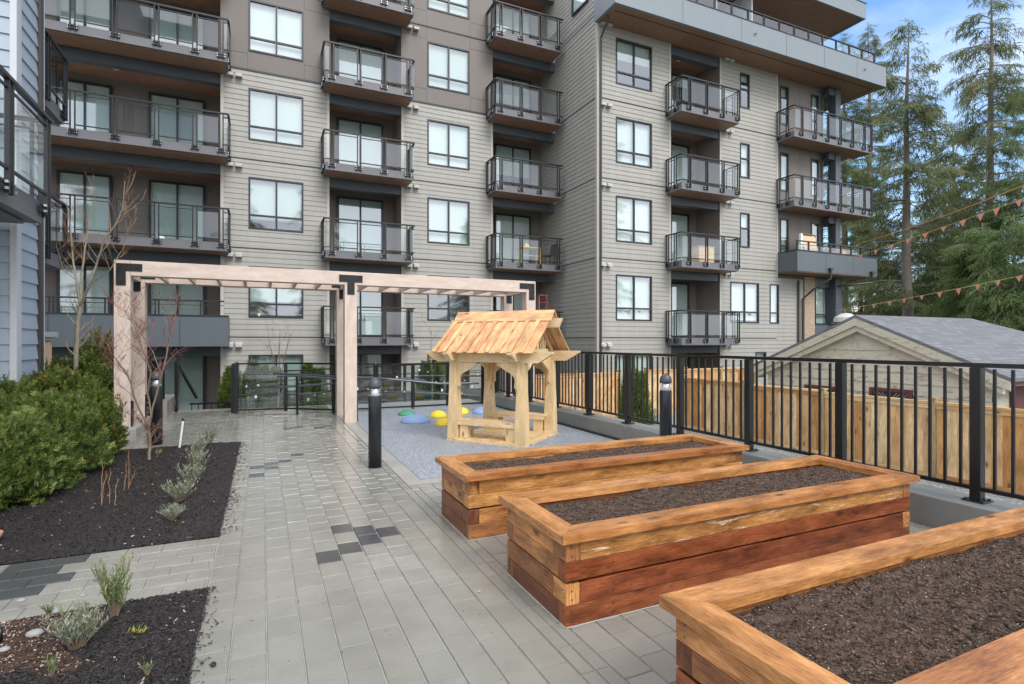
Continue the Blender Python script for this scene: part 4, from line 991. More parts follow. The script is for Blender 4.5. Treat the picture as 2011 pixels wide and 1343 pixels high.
glassrail('glass panelled black guard rail behind the rubber domes, right of the pergola post',[(2.32,12.32),(3.15,12.35),(4.0,12.38),(4.9,12.40)],zs=[-.04,-.05,-.05,-.05])
glassrail('farther glass ramp railing in front of the building planting',[(-.4,14.6),(.9,14.6),(2.2,14.6),(3.5,14.6),(4.8,14.6),(6.2,14.6)],zs=[-.25,-.22,-.18,-.14,-.1,-.08],h=1.0)
def handrail(label,pts,post=()):
    t=thing('handrail',pts[0],label,'handrail'); m=MB(); m.tube(pts,.021,8); m.build('rail','steelpipe',t)
    for a,b in post: m=MB(); m.tube([a,b],.022,8); m.build('post','black',t)
M['steelpipe']=mat('grey_handrail',(.09,.10,.11),.35,.3)
Q=lambda px,py,d: PD(px,py,d)
handrail('looped grey pipe handrail starting in front of the glass, ramp side',[Q(660,744,11.2),Q(575,738,11.3),Q(545,739,11.3),Q(546,761,11.3),Q(583,758,11.3),Q(655,753,11.3)],[(Q(583,740,11.28),Q(584,815,11.28))])
handrail('long grey pipe handrail running right past the middle pergola post',[Q(537,733,11.6),Q(660,739,11.3),Q(760,744,11.2),Q(860,753,11.4),Q(940,752,11.8)],[(Q(809,748,11.25),Q(811,803,11.25))])
handrail('second pipe handrail just above the long one right of the pergola post',[Q(700,740,11.9),Q(790,745,11.8),Q(836,748,11.7)],[])
handrail('low pipe handrail behind the left glass panels',[Q(482,761,12.6),Q(540,759,12.6),Q(620,757,12.6),Q(655,752,12.6)],[])
handrail('lower pipe handrail sloping up behind the left glass panels',[Q(470,776,12.2),Q(560,775,12.2),Q(620,773,12.2),Q(660,766,12.2)],[])
handrail('ramp handrail behind the right glass panels',[Q(700,762,12.9),Q(760,748,13),Q(830,738,13.2),Q(945,738,13.4)],[])
handrail('lower ramp handrail behind the right glass panels',[Q(745,770,12.7),Q(850,772,12.8),Q(945,777,12.9)],[])
m=MB(); m.box(A0[0]-.1,1.5,A0[1]+.15,A0[1]+1.3,-1.3,-.05); m.box(1.5,4.9,12.3,14.5,-1.3,-.12); struct(m,'ramp','concrete')
m=MB(); m.box(-.6,8,14.7,20.3,-1.34,-.35); struct(m,'planting_bed','mulch')
m=MB(); m.beam((.05,12.4,.035),(.75,12.15,.035),.05,.05); o=m.build('concrete_strip','concrete'); tag(o,'small pale kerb strip lying at the ramp entry','kerb strip')
# left: picket rail on low wall and stair rail going down
t=thing('picket_railing',(-1.9,12.2,.14),'short black picket railing on the concrete footing left of the walk','railing')
m=MB(); m.box(-1.93,-1.87,11.95,13.5,1.15,1.19); m.box(-1.92,-1.88,11.95,13.5,.24,.27); m.build('rails','black',t)
for y in (11.95,12.75,13.5): m=MB(); m.box(-1.93,-1.87,y-.03,y+.03,.14,1.15); m.build('post','black',t)
m=MB()
for k in range(13): y=12.05+k*.11; m.box(-1.91,-1.89,y-.01,y+.01,.27,1.15)
m.build('picket_panel','black',t)
m=MB(); m.box(-2.1,-1.75,12.9,14.6,-1.3,.30); o=m.build('stair_wall','concrete'); tag(o,'concrete stair side wall behind the black picket railing','concrete wall')
t=thing('stair_railing',(-1.5,13.8,0),'black stair handrail sloping down beyond the end of the walk','railing')
m=MB(); m.beam((-1.68,13.65,1.08),(-1.45,15.2,.15),.05,.05); m.box(-1.71,-1.65,13.62,13.68,-.03,1.07); m.build('rail','black',t)
t=thing('low_picket_railing',(-1.,15.2,-.9),'low black picket railing at the bottom of the stair','railing')
m=MB(); m.box(-1.6,.1,15.2,15.24,-.02,.02)
for k in range(12): x=-1.55+k*.14; m.box(x-.01,x+.01,15.2,15.22,-.95,-.02)
m.build('rail','black',t)
m=MB(); m.box(-2.0,-.55,13.62,13.75,-.2,.012); o=m.build('stair_nosing','concrete'); tag(o,'pale concrete edge at the top of the far stair','stair edge')
# ---------------------------------------------------------------- mulch beds
def chip_base(): 
    v=np.array([(-.5,-.5,0),(.5,-.42,0),(.55,.4,0),(-.45,.5,0),(-.42,-.38,.8),(.42,-.35,.8),(.4,.34,.9),(-.4,.36,.8)],float); f=np.array([(4,5,6,7),(0,1,5,4),(1,2,6,5),(2,3,7,6),(3,0,4,7)]); return v,f
def hgt(x,y,s): return noise.fractal(V((x*1.3,y*1.3,s)),1,2,3)*.02+noise.fractal(V((x*9,y*9,s)),.8,2,3)*.006
def mulchbed(x0,x1,y0,y1,label,n,seed,crown=.03,maskred=None,over=.05):
    fine=.05; nx=int((x1-x0)/fine); ny=int((y1-y0)/fine); g=np.zeros(((nx+1)*(ny+1),3)); k=0
    def H(x,y):
        e=min(x1-x,y-y0,y1-y); return .004+crown*min(1,max(0,e)/.25)+hgt(x,y,seed)*min(1,max(0,e)/.12)
    for a in range(nx+1):
        for b in range(ny+1):
            x=x0+(x1-x0)*a/nx; y=y0+(y1-y0)*b/ny; g[k]=(x,y,H(x,y)); k+=1
    f=np.array([[a*(ny+1)+b,(a+1)*(ny+1)+b,(a+1)*(ny+1)+b+1,a*(ny+1)+b+1] for a in range(nx) for b in range(ny)])
    mi=None
    if maskred: mi=np.array([1 if maskred(g[q[0]][0],g[q[0]][1]) else 0 for q in f])
    o=bigmesh('mulch',g,f,['mulch','soilred'],midx=mi,smooth=True); tag(o,'ground under '+label,'mulch',kind='stuff')
    r=np.random.default_rng(seed); x=r.uniform(x0,x1+over*.2,n); y=r.uniform(y0-over*.2,y1+over*.15,n)
    # ragged border: a few chips strewn on the pavers
    ns=int(n*.005); x[:ns]=x1+np.abs(r.normal(0,over*1.1,ns)); 
    z=np.array([H(min(a,x1),min(max(b,y0),y1)) for a,b in zip(x,y)])+.002
    red=np.array([maskred(a,b) for a,b in zip(x,y)]) if maskred else np.zeros(n,bool)
    ln=r.uniform(.006,.026,n); ln[r.random(n)>.96]*=2.0; wd=ln*r.uniform(.12,.40,n); ln=np.where(red,ln*.5,ln)
    sc=np.stack([ln,wd,r.uniform(.0015,.004,n)],1)
    v,ff=scatter(*chip_base(),rotm(r.uniform(0,6.3,n),r.normal(0,.35,n),r.normal(0,.4,n),sc),np.stack([x,y,z],1))
    mi=np.where(red,1,0); pale=(r.random(n)>np.where(red,.86,.992)); mi=np.where(pale,2,mi); mi=np.repeat(mi,5)
    o=bigmesh('mulch_chips',v,ff,['mulch','soilred','chipl'],np.repeat(r.random(n),5),midx=mi); tag(o,label,'mulch',kind='stuff'); return H
HB=mulchbed(-5.5,-.30,4.76,9.12,'dark bark mulch of the large bed behind the side path',80000,3)
redf=lambda x,y: (x<-.80+.06*math.sin(y*13)) and y>2.98+.10*math.sin(x*11)
HF=mulchbed(-2.4,-.30,2.0,3.78,'dark bark mulch and brown soil in the bottom left bed',42000,4,.05,redf,.03)
# ---------------------------------------------------------------- foliage
def needle_sprig(n=14,L=.16,w=.008,nl=.022,seed=1,up=.5):
    r=random.Random(seed); v=[];f=[]
    for k in range(n):
        s=k/n; p=V((s*L,r.uniform(-.01,.01)*s,s*s*.02)); a=(1 if k%2 else -1)*r.uniform(.6,1.2); d=V((math.cos(a),math.sin(a),r.uniform(-.15,up))).normalized()*nl*(1.15-s*.5)*r.uniform(.8,1.2)
        q=d.cross(ZZ).normalized()*w*.5; q=V((q.x,q.y,r.uniform(-.5,.5)*w)); i=len(v); v+=[p-q,p+q,p+d+q*.3,p+d-q*.3]; f.append((i,i+1,i+2,i+3))
    return np.array([tuple(x) for x in v]),np.array(f)
def yew(cx,cy,z0,rx,ry,h,n,label,seed,m='yew',lean=(0,0)):
    n=int(n*.8)
    r=np.random.default_rng(seed); t=thing('yew_shrub',(cx,cy,z0),label,'shrub','evergreen shrubs at the left of the mulch bed')
    # several upright clumps make the uneven outline
    K=20; kc=np.stack([np.clip(r.normal(0,.45,K),-.8,.8)*rx,np.clip(r.normal(0,.45,K),-.8,.8)*ry],1); kh=h*r.uniform(.62,1.0,K)*(1-.35*np.hypot(kc[:,0]/rx,kc[:,1]/ry)); kr=r.uniform(.18,.34,K); kh*=r.uniform(.85,1.12,K)
    ki=r.integers(0,K,n); th=r.uniform(0,6.283,n); cz=r.uniform(0.02,1,n)**.8; prof=np.sqrt(np.clip(1-((cz-.35)/.66)**2,0.02,1))
    rad=prof*(.72+.30*r.random(n)); x=kc[ki,0]+np.cos(th)*rad*kr[ki]*rx*1.5; y=kc[ki,1]+np.sin(th)*rad*kr[ki]*ry*1.5; z=cz*kh[ki]
    P=np.stack([cx+x+lean[0]*z,cy+y+lean[1]*z,z0+z],1)
    # upright leaders standing proud of every clump
    nl=int(n*.22); lk=r.integers(0,K*3,nl); lr=np.random.default_rng(seed+500); lx=lr.normal(0,.5,K*3); ly=lr.normal(0,.5,K*3); lh=lr.uniform(.10,.26,K*3); s=r.random(nl)
    P[:nl,0]=cx+kc[lk%K,0]+lx[lk]*kr[lk%K]*rx*1.6*(1+.3*s); P[:nl,1]=cy+kc[lk%K,1]+ly[lk]*kr[lk%K]*ry*1.6*(1+.3*s); P[:nl,2]=z0+kh[lk%K]*.86+lh[lk]*s
    cz[:nl]=.9
    out_=np.arctan2(y*1.0,x*1.0)+r.normal(0,.8,n); pit=-(.35+.85*cz)+r.normal(0,.35,n); out_[:nl]=r.uniform(0,6.28,nl); pit[:nl]=-1.05+r.normal(0,.25,nl)
    sc=r.uniform(.65,1.25,n); sc[:nl]*=.6; b,f=needle_sprig(26,.17,.0095,.040,seed)
    v,ff=scatter(b,f,rotm(out_,pit,r.uniform(-1.5,1.5,n),sc),P)
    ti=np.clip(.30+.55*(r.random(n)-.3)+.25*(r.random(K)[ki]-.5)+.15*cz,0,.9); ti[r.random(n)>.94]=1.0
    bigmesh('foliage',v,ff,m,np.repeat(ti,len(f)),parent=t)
    mb=MB()
    for k in range(K):
        mb.tube([(cx,cy,z0),(cx+kc[k,0]*.6,cy+kc[k,1]*.6,z0+kh[k]*.4),(cx+kc[k,0],cy+kc[k,1],z0+kh[k]*.8)],[.018,.012,.005],5)
        for q in range(6):
            an=r.uniform(0,6.3); zz=kh[k]*r.uniform(.25,.8); B=V((cx+kc[k,0]*zz/kh[k],cy+kc[k,1]*zz/kh[k],z0+zz)); mb.tube([B,B+V((math.cos(an)*.2,math.sin(an)*.2,.12))],[.006,.003],4)
    mb.build('stems','bark',t); return t
def wp(px,py,d,z=0.): p=PD(px,py,d); return p.x,p.y
yw=[ (22,5.0,.38,.40,.74,'yew',"bright green yew shrub in the lower left, nearest the camera",5200,'yewb'),
     (98,5.9,.38,.42,.82,'yew',"broad yew shrub just right of the nearest one",5200,'yewb'),
     (172,7.0,.36,.40,.84,'yew',"yew shrub leaning over the mulch before the left pergola post",4600,'yew'),
     (20,6.4,.5,.5,.92,'yew',"olive yew shrub at the left edge behind the bright green one",4200,'yew'),
     (110,7.5,.45,.5,1.08,'yew',"tall yew shrub with golden tips in the middle of the clump",4200,'yew'),
     (192,8.9,.34,.36,1.62,'yew',"pointed upright yew rising beside the left pergola post",3800,'yewb'),
     (120,9.4,.5,.45,1.28,'yew',"dark yew around the trunk of the bare street tree",3200,'yew')]
for i,(px_,d,rx,ry,h,_,lb,n,mm) in enumerate(yw):
    x,y=wp(px_,700,d); h*=1.08; yew(x,y,.02,rx,ry,h,n,lb,40+i,mm)
def tuft(cx,cy,z0,h,rad,n,label,mtl,seed,group=None,name='lavender_plant',cat='plant',stem='bark'):
    r=np.random.default_rng(seed); t=thing(name,(cx,cy,z0),label,cat,group); mb=MB(); P=[];Yw=[];Pt=[];cz=[]
    S_=max(8,int(n/26))
    for k in range(S_):
        an=r.uniform(0,6.28); ln=h*r.uniform(.6,1.05); sp=rad*r.uniform(.15,1.0); tip=V((math.cos(an)*sp,math.sin(an)*sp,ln)); b=V((cx+math.cos(an)*sp*.15,cy+math.sin(an)*sp*.15,z0)); e_=V((cx,cy,z0))+tip; mid=(b+e_)/2+V((-math.cos(an),-math.sin(an),0))*sp*.12
        mb.tube([b,mid,e_],[.0028,.0022,.001],4,cap=False)
        for q in range(int(n/S_)):
            s=r.uniform(.25,1); p=b*(1-s)**2+mid*2*s*(1-s)+e_*s*s; P.append(tuple(p)); Yw.append(r.uniform(0,6.28)); Pt.append(-r.uniform(.5,1.3)); cz.append(s)
    n=len(P); L=r.uniform(.014,.032,n)*(1+h); b=np.array([(0,-.09,0),(.5,-.1,.05),(1,0,.12),(.5,.1,.05)],float); f=np.array([(0,1,2,3)])
    v,ff=scatter(b,f,rotm(np.array(Yw),np.array(Pt),r.uniform(-1,1,n),L),np.array(P)); bigmesh('leaves',v,ff,mtl,np.clip(np.array(cz)*.5+.45*r.random(n),0,1),parent=t)
    mb.build('stems',stem,t); return t
LG='lavender plants in a row in the large mulch bed'
for px_,py_,h,r_,lb,sd_ in ((412,872,.26,.16,'farthest lavender at the back edge of the large bed',1),(390,898,.28,.17,'second lavender from the back of the row',2),(385,926,.27,.15,'third lavender from the back of the row',3),
      (372,956,.24,.17,'fourth lavender from the back, greyer and looser',4),(352,985,.19,.16,'fifth lavender from the back, half dried',5),(341,1022,.13,.12,'small pale lavender nearest the side path',6)):
    p=PZ(px_,py_,.03); tuft(p.x,p.y,.03,h,r_,900,lb,'lav',sd_,LG)
p=PZ(225,1212,.05); tuft(p.x,p.y,.05,.30,.11,900,'upright green lavender standing in the bottom left bed','herb',11,None,stem='bark')
p=PZ(150,1275,.05); tuft(p.x,p.y,.05,.20,.16,1100,'sprawling grey green lavender in the bottom left bed','lav',12,None)
p=PZ(290,1325,.05); tuft(p.x,p.y,.05,.05,.03,26,'tiny bright green seedling in the bottom left bed','herb',13,None,name='seedling')
p=PZ(100,1330,.05); tuft(p.x,p.y,.05,.09,.03,60,'small green sprout at the bottom edge of the left bed','herb',14,None,name='seedling')
p=PZ(270,1243,.05); tuft(p.x,p.y,.05,.02,.06,40,'flattened yellow shoots on the bottom left bed','yel',15,None,name='seedling')
p=PZ(308,892,.03); tuft(p.x,p.y,.03,.05,.10,60,'low yellow shoots beside the bare shrub trunk','yel',16,None,name='seedling')
p=PZ(97,1208,.05); tuft(p.x,p.y,.05,.07,.05,60,'small fresh green shoots left of the sprawling lavender','herb',17,None,name='seedling')
for i,(px_,py_,top,lb) in enumerate(((193,993,903,'thin bare tan twig plant, leftmost of three in the mulch'),(220,990,917,'thin bare tan twig plant in the middle of three'),(245,962,885,'forked bare tan twig plant, rightmost of three'))):
    p=PZ(px_,py_,.03); h=(py_-top)/FP*(CAMH*FP/(py_-HY))*.97; m=MB(); r=random.Random(i)
    for s in range(3 if i==2 else 2):
        b=p+V((r.uniform(-.03,.03),r.uniform(-.03,.03),0)); hh=h*(1-.25*s); pts=[b+V((r.uniform(-.003,.003)*k+ (.03*s*k/5),r.uniform(-.003,.003)*k,hh*k/5)) for k in range(6)]; m.tube(pts,[.003,.0028,.0025,.0022,.002,.001],5)
        for k in range(2,6):
            a=r.uniform(0,6.3); m.tube([pts[k-1],pts[k-1]+V((math.cos(a)*.016,math.sin(a)*.016,.03))],[.0014,.0008],4)
    o=m.build('twig_plant','twigo'); tag(o,lb,'twigs')
# stones, stake, pot, hose
for i,(px_,py_,s,lb) in enumerate(((68,1245,.030,'pale oval stone, largest in the bottom left bed'),(108,1200,.026,'tan rounded stone near the top of the bottom left bed'),(42,1178,.018,'small grey stone at the left of the bottom bed'),(163,1168,.014,'small tan stone at the edge of the bottom bed'),(8,1275,.020,'grey stone at the left picture edge'))):
    p=PZ(px_,py_,.06); m=MB(); n_=10; m.lathe((0,0,0),[(.3,0),(.85,.15),(1,.4),(.8,.75),(.35,.95),(.01,1)],n_)
    r=random.Random(i); m.v=[(p.x+x*s*1.3*(1+.12*noise.noise(V((x*3,y*3,i)))),p.y+y*s,p.z-.01+z*s*1.1*(1+.15*noise.noise(V((x*3,y*3,z*3+i))))) for x,y,z in m.v]; o=m.build('stone','stone',smooth=True); tag(o,lb,'stone','loose stones in the bottom left bed')
a=PZ(352,882,.02); m=MB(); hh=60/FP*(CAMH*FP/(882-HY))*.98; m.tube([a,a+V((.045,.0,hh-.03))],.014,8); m.tube([a+V((.045,.0,hh-.03)),a+V((.047,0,hh))],.016,8,1); o=m.build('marker_stake',['whitep','black']); tag(o,'white plastic marker stake with black tip in the mulch','stake')
p=PZ(2,1068,.02); m=MB(); m.lathe((p.x-.085,p.y,.02),[(.045,0),(.085,.05),(.095,.085),(.085,.085),(.06,.03),(.001,.02)],24); o=m.build('clay_bowl','clay',smooth=True); tag(o,'brown clay bowl cut off by the left picture edge','bowl')
p=PZ(92,1256,.055); m=MB(); m.tube([p+V((-.04,.0,.0)),p+V((.0,.0,.003)),p+V((.05,-.012,-.004))],.0085,8); o=m.build('drip_hose','black',smooth=True); tag(o,'short black drip hose end poking from the soil','hose')
p=PZ(0,1262,.05); m=MB(); m.tube([p+V((0,0,0)),p+V((0,0,.07))],.012,8); o=m.build('drip_hose','black',smooth=True); tag(o,'black hose stub at the left picture edge','hose')
p=PZ(941,1163); m=MB(); m.face([p+V((-.015,0,.004)),p+V((0,-.009,.006)),p+V((.016,.002,.004)),p+V((.002,.01,.008))]); M['leafd']=mat('dead_leaf',(.45,.35,.22),.7); o=m.build('fallen_leaf','leafd'); tag(o,'small tan fallen leaf on the wet pavers','leaf')
p=PZ(419,1307); m=MB(); m.lathe((0,0,0),[(.3,0),(1,.3),(.8,.8),(.01,1)],8); m.v=[(p.x+x*.013,p.y+y*.02,z*.014) for x,y,z in m.v]; o=m.build('bark_lump','mulch',smooth=True); tag(o,'single dark bark lump lying on the pavers','bark')
# ---------------------------------------------------------------- bare trees
def branch(mb,p,d,L,r0,depth,rnd,mtw,up=.25,curl=.25,nb=3,tip=.0015,ns=5,spread=.75):
    pts=[p]; rr=[r0]; n=6; d=d.normalized()
    for k in range(n):
        d=(d+V((rnd.gauss(0,curl),rnd.gauss(0,curl),rnd.gauss(0,curl)+up))*.28).normalized(); pts.append(pts[-1]+d*L/n); rr.append(max(tip,r0*(1-.72*(k+1)/n)))
    mb[0 if r0>.006 else 1].tube(pts,rr,6 if r0>.01 else 4,cap=False)
    if depth>0:
        for k in range(nb):
            j=rnd.randint(1 if depth<3 else 2,n); a=rnd.uniform(0,6.28); q=V((math.cos(a),math.sin(a),rnd.uniform(.0,.7))); dd=((pts[j]-pts[j-1]).normalized()*(1.0-spread*.5)+q*spread).normalized()
            branch(mb,pts[j],dd,L*rnd.uniform(.42,.68),max(tip,rr[j]*rnd.uniform(.5,.7)),depth-1,rnd,mtw,up,curl,nb,tip,ns,spread)
def stemtree(name,label,cat,pos,stems,barkm,twigm,seed,depth=3,nb=4,up=.2,curl=.3,scale=.4,spread=.75):
    t=thing(name,pos,label,cat); A=MB();B=MB();rnd=random.Random(seed)
    for pts,r0,r1 in stems:
        pts=[V(q) for q in pts]; n=len(pts); fine=[]
        for k in range(n-1):
            for j in range(4): s=j/4; fine.append(pts[k].lerp(pts[k+1],s)+V((rnd.gauss(0,.004),rnd.gauss(0,.004),0)))
        fine.append(pts[-1]); k=len(fine); rr=[r0+(r1-r0)*i/(k-1) for i in range(k)]; A.tube(fine,rr,8,cap=False)
        tot=sum((pts[i+1]-pts[i]).length for i in range(n-1))
        for i in range(int(k*.35),k,1):
            if rnd.random()<.9:
                a=rnd.uniform(0,6.28); tg=(fine[min(i+1,k-1)]-fine[max(i-1,0)]).normalized(); q=V((math.cos(a),math.sin(a),.35)); branch([A,B],fine[i],(tg*.5+q*.8),scale*rnd.uniform(.5,1.1),rr[i]*.42,depth-1,rnd,None,up,curl,nb,.0017,4,spread)
    A.build('trunk',barkm,t,smooth=True); B.build('twigs',twigm,t); return t
# near shrub-tree: positions from the photo at its own depth, with side-to-side depth differences
d0=CAMH*FP/(905-HY)
bp=PZ(293,905,.02)
T=lambda px,py,dd=0: PD(px,py,d0+dd)
stemtree('bare_maple','bare multi stemmed shrub tree with red twigs in front of the pergola post','tree',bp,[
 ([bp,T(294,868),T(292,842)],.020,.017),
 ([T(292,842),T(268,790,-.1),T(252,740,-.2),T(228,706,-.3),T(208,672,-.35)],.012,.005),
 ([T(292,842),T(300,800,.05),T(318,735,.1),T(332,672,.15),T(344,620,.2),T(350,575,.25)],.014,.004),
 ([T(297,820),T(290,770,.0),T(296,728,-.05),T(282,690,-.1),T(264,640,-.1),T(262,600,0)],.011,.004),
 ([T(318,735,.1),T(300,690,.2),T(272,650,.3),T(252,600,.35)],.007,.003)],'bark','twig',3,3,4,.12,.26,.34,.8)
d1=8.6; U=lambda px,py,dd=0: PD(px,py,d1+dd); b2=U(148,800)
stemtree('bare_street_tree','taller bare young tree with mottled trunk rising from the yews','tree',(b2.x,b2.y,0),[
 ([(b2.x,b2.y,.0),U(150,700),U(152,640),U(158,600)],.040,.032),
 ([U(158,600),U(150,550),U(143,510,.1),U(138,440,.1),U(130,395,.1)],.022,.005),
 ([U(158,600),U(175,560,-.1),U(190,520,-.1),U(205,470,-.2),U(228,440,-.2),U(240,410,-.2),U(246,355,-.2)],.022,.004),
 ([U(158,600),U(160,540,.1),U(168,480,.2),U(175,430,.2),U(190,380,.2)],.018,.004),
 ([U(175,560,-.1),U(215,530,-.2),U(240,490,-.2),U(258,430,-.3)],.010,.003),
 ([U(150,550),U(125,530,0),U(110,480,0)],.008,.003)],'barkg','twigo',8,2,3,.35,.16,.36,.5)
for px_,py_,tp,lb,sd_,mm,dep in ((546,800,645,'bare reddish shrub behind the left glass guard rail',4,'twig',14.9),(848,800,650,'thin bare sapling behind the right glass guard rail',6,'barkg',15.2)):
    b=PD(px_,py_,dep); b.z=-.35; tp_=PD(px_,tp,dep); h=tp_.z-b.z; U2=lambda dx,f: (b.x+dx,b.y,b.z+h*f)
    if mm=='twig': st=[([U2(0,0),U2(.02,.3),U2(-.1,.6),U2(-.25,.9)],.03,.006),([U2(.02,.3),U2(.15,.6),U2(.3,.92)],.02,.005),([U2(.02,.3),U2(.03,.6),U2(.05,1)],.02,.005)]
    else: st=[([U2(0,0),U2(.02,.4),U2(-.03,.75),U2(.0,1)],.022,.006)]
    stemtree('bare_shrub' if mm=='twig' else 'bare_sapling',lb,'shrub' if mm=='twig' else 'sapling',b,st,'bark' if mm=='twig' else 'barkg','twig',sd_,3,3,.3,.25,.38,.6)
def column_shrub(x,y,z0,h,r_,label,seed,n=1500,group='evergreen shrubs behind the glass railings'):
    r=np.random.default_rng(seed); t=thing('upright_yew',(x,y,z0),label,'shrub',group)
    cz=r.uniform(0,1,n); th=r.uniform(0,6.28,n); rad=r_*(1-.75*cz**1.6)*(.5+.5*r.random(n))*(1+.3*np.sin(th*3+cz*9))
    P=np.stack([x+np.cos(th)*rad,y+np.sin(th)*rad,z0+cz*h],1); b,f=needle_sprig(9,.20,.016,.06,seed)
    v,ff=scatter(b,f,rotm(th+r.normal(0,.5,n),-(.7+.5*cz),r.uniform(-1.5,1.5,n),r.uniform(.7,1.3,n)),P); bigmesh('foliage',v,ff,'yewb',np.repeat(np.clip(.25+.6*r.random(n),0,.9),len(f)),parent=t)
    m=MB(); m.tube([(x,y,z0),(x,y,z0+h*.8)],[.02,.006],5); m.build('stem','bark',t)
for i,(px_,tp,dd,lb) in enumerate(((497,724,15.2,'upright yew behind the glass, leftmost of the row'),(517,730,15.4,'upright yew behind the glass, second of the row'),(541,735,15.3,'upright yew behind the glass at the foot of the red shrub'),(604,727,15.3,'upright yew behind the glass, first right of the red shrub'),(626,735,15.2,'upright yew behind the glass, last before the pergola post'),
    (455,735,13.9,'narrow yew outside the left end of the guard rail'),(836,722,15.5,'upright yew behind the right glass panels, left one'),(862,725,15.8,'upright yew behind the right glass panels, right one'),(1238,738,14.6,'green shrub in the gap between the two cedar fences'),(1256,742,14.3,'lower green shrub beside the cedar fence post'))):
    b=PD(px_,800,dd); tz=PD(px_,tp,dd).z; z0=-.5 if i!=5 else -.3
    if i>7: z0=-1.2
    column_shrub(b.x,b.y,z0,tz-z0,.30 if i>7 else .24,lb,60+i,1700)
# ---------------------------------------------------------------- tall conifers
def clump(seed,n=7,L=.75):
    r=random.Random(seed); v=[];f=[]
    for k in range(n):
        s=(k+.5)/n; p=V((s*L,r.uniform(-.05,.05),-s*s*.08)); side=1 if k%2 else -1; d=V((r.uniform(.1,.35),side*r.uniform(.10,.30),-r.uniform(.05,.26))); w=V((r.uniform(.035,.075),0,r.uniform(-.03,.03)))
        i=len(v); v+=[p-w*.5,p+w*.5,p+d*.9+w*.35,p+d]; f.append((i,i+1,i+2,i+3))
    return np.array([tuple(x) for x in v]),np.array(f)
def conifer(px_,ptop,dep,label,seed,mtl='fir1',bare=.22,wid=3.2,nbr=120,dens=1.0,trunk=.32,kind='tall',gz=-1.3,droop=.35):
    r=np.random.default_rng(seed); b=PD(px_,600,dep); tz=PD(px_,ptop,dep).z; H=tz-gz; t=thing('conifer_tree',(b.x,b.y,gz),label,'tree','tall conifers behind the building')
    m=MB(); pts=[(b.x+.15*math.sin(k*.9+seed),b.y+.1*math.cos(k*.7+seed),gz+H*k/14) for k in range(15)]; m.tube(pts,[max(.02,trunk*(1-k/14)**.8) for k in range(15)],10)
    P=[];Yw=[];Pt=[];sc=[];ti=[]; bs=clump(seed,9,.8); gap=r.uniform(0,6.28)
    for k in range(int(nbr*.95)):
        hf=bare+(1-bare)*(r.random()**.85); 
        if hf>.985: continue
        a=r.uniform(0,6.283); x=(hf-bare)/(1-bare)
        Lb=wid*(min(1,(1-x)*1.55+.05)**.8)*r.uniform(.45,1.15)*(.75 if x<.12 else 1); Lb*=(1+.25*math.sin(a*2+seed+hf*9))
        base=V((b.x,b.y,gz+H*hf)); n=6; q=[base]; dz=.10 if x>.6 else -.02
        rise=r.uniform(.0,.25)+(.35 if x>.75 else 0)
        for j in range(1,n+1): s=j/n; q.append(base+V((math.cos(a)*Lb*s,math.sin(a)*Lb*s,Lb*(rise*s-droop*s*s))))
        m.tube(q,[max(.008,.05*(1-j/(n+.5))*min(1,Lb/3)) for j in range(n+1)],4,cap=False)
        nc=max(3,int(Lb*13*dens)); cb=r.normal(0,.12)
        for c in range(nc):
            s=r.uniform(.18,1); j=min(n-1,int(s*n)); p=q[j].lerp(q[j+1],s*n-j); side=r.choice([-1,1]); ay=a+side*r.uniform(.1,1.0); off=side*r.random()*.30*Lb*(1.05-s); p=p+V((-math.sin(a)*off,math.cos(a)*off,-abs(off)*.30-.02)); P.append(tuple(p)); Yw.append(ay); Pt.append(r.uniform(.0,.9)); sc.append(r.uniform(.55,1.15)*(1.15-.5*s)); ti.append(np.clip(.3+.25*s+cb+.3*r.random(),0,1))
    # leader tuft
    for c in range(40): P.append((b.x,b.y,tz-r.uniform(0,1.2))); Yw.append(r.uniform(0,6.3)); Pt.append(r.uniform(-.6,.2)); sc.append(.45); ti.append(.5)
    n=len(P); v,ff=scatter(*bs,rotm(np.array(Yw),np.array(Pt),r.uniform(-.8,.8,n),np.array(sc)),np.array(P))
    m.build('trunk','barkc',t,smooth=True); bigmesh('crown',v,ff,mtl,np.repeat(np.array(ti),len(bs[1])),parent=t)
conifer(1781,38,33,'tall slim fir right of the balconies with its trunk standing clear',1,wid=3.6,nbr=150,dens=1.1,trunk=.34,bare=.20)
conifer(1945,-45,34,'tallest fir running out of the top of the picture, sparse drooping boughs',2,wid=4.3,nbr=150,dens=1.0,trunk=.36,bare=.22,droop=.45)
conifer(1872,240,40,'shorter bushy fir between the two tall trunks',3,wid=3.6,nbr=170,dens=1.3,trunk=.3,bare=.05)
conifer(1707,45,50,'distant fir top showing above the roof deck railing',4,wid=4.2,nbr=150,dens=1.2,trunk=.4,bare=.2)
conifer(1658,66,52,'second distant fir, partly hidden behind the roof canopy',5,'fir2',wid=4.5,nbr=150,dens=1.2,trunk=.4,bare=.2)
conifer(2030,150,30,'green fir at the right picture edge',6,'fir2',wid=4.0,nbr=150,dens=1.2,trunk=.3,bare=.0)
conifer(1925,438,27,'low bright green cedar in front of the tall trunks',7,'fir2',wid=3.0,nbr=150,dens=1.6,trunk=.18,bare=.0,droop=.5)
conifer(1990,420,25,'low bright green cedar at the right above the garage roof',8,'fir2',wid=2.8,nbr=150,dens=1.6,trunk=.18,bare=.0,droop=.5)
conifer(1690,430,44,'dark fir close behind the open corner balconies',9,wid=3.8,nbr=150,dens=1.3,trunk=.3,bare=.0)
conifer(1822,420,47,'dark fir standing behind the slim tall fir',10,wid=4.3,nbr=150,dens=1.3,trunk=.3,bare=.0)
conifer(1850,470,36,'low dark cedar filling the gap over the garage ridge',11,'fir2',wid=3.4,nbr=140,dens=1.5,trunk=.2,bare=.0)
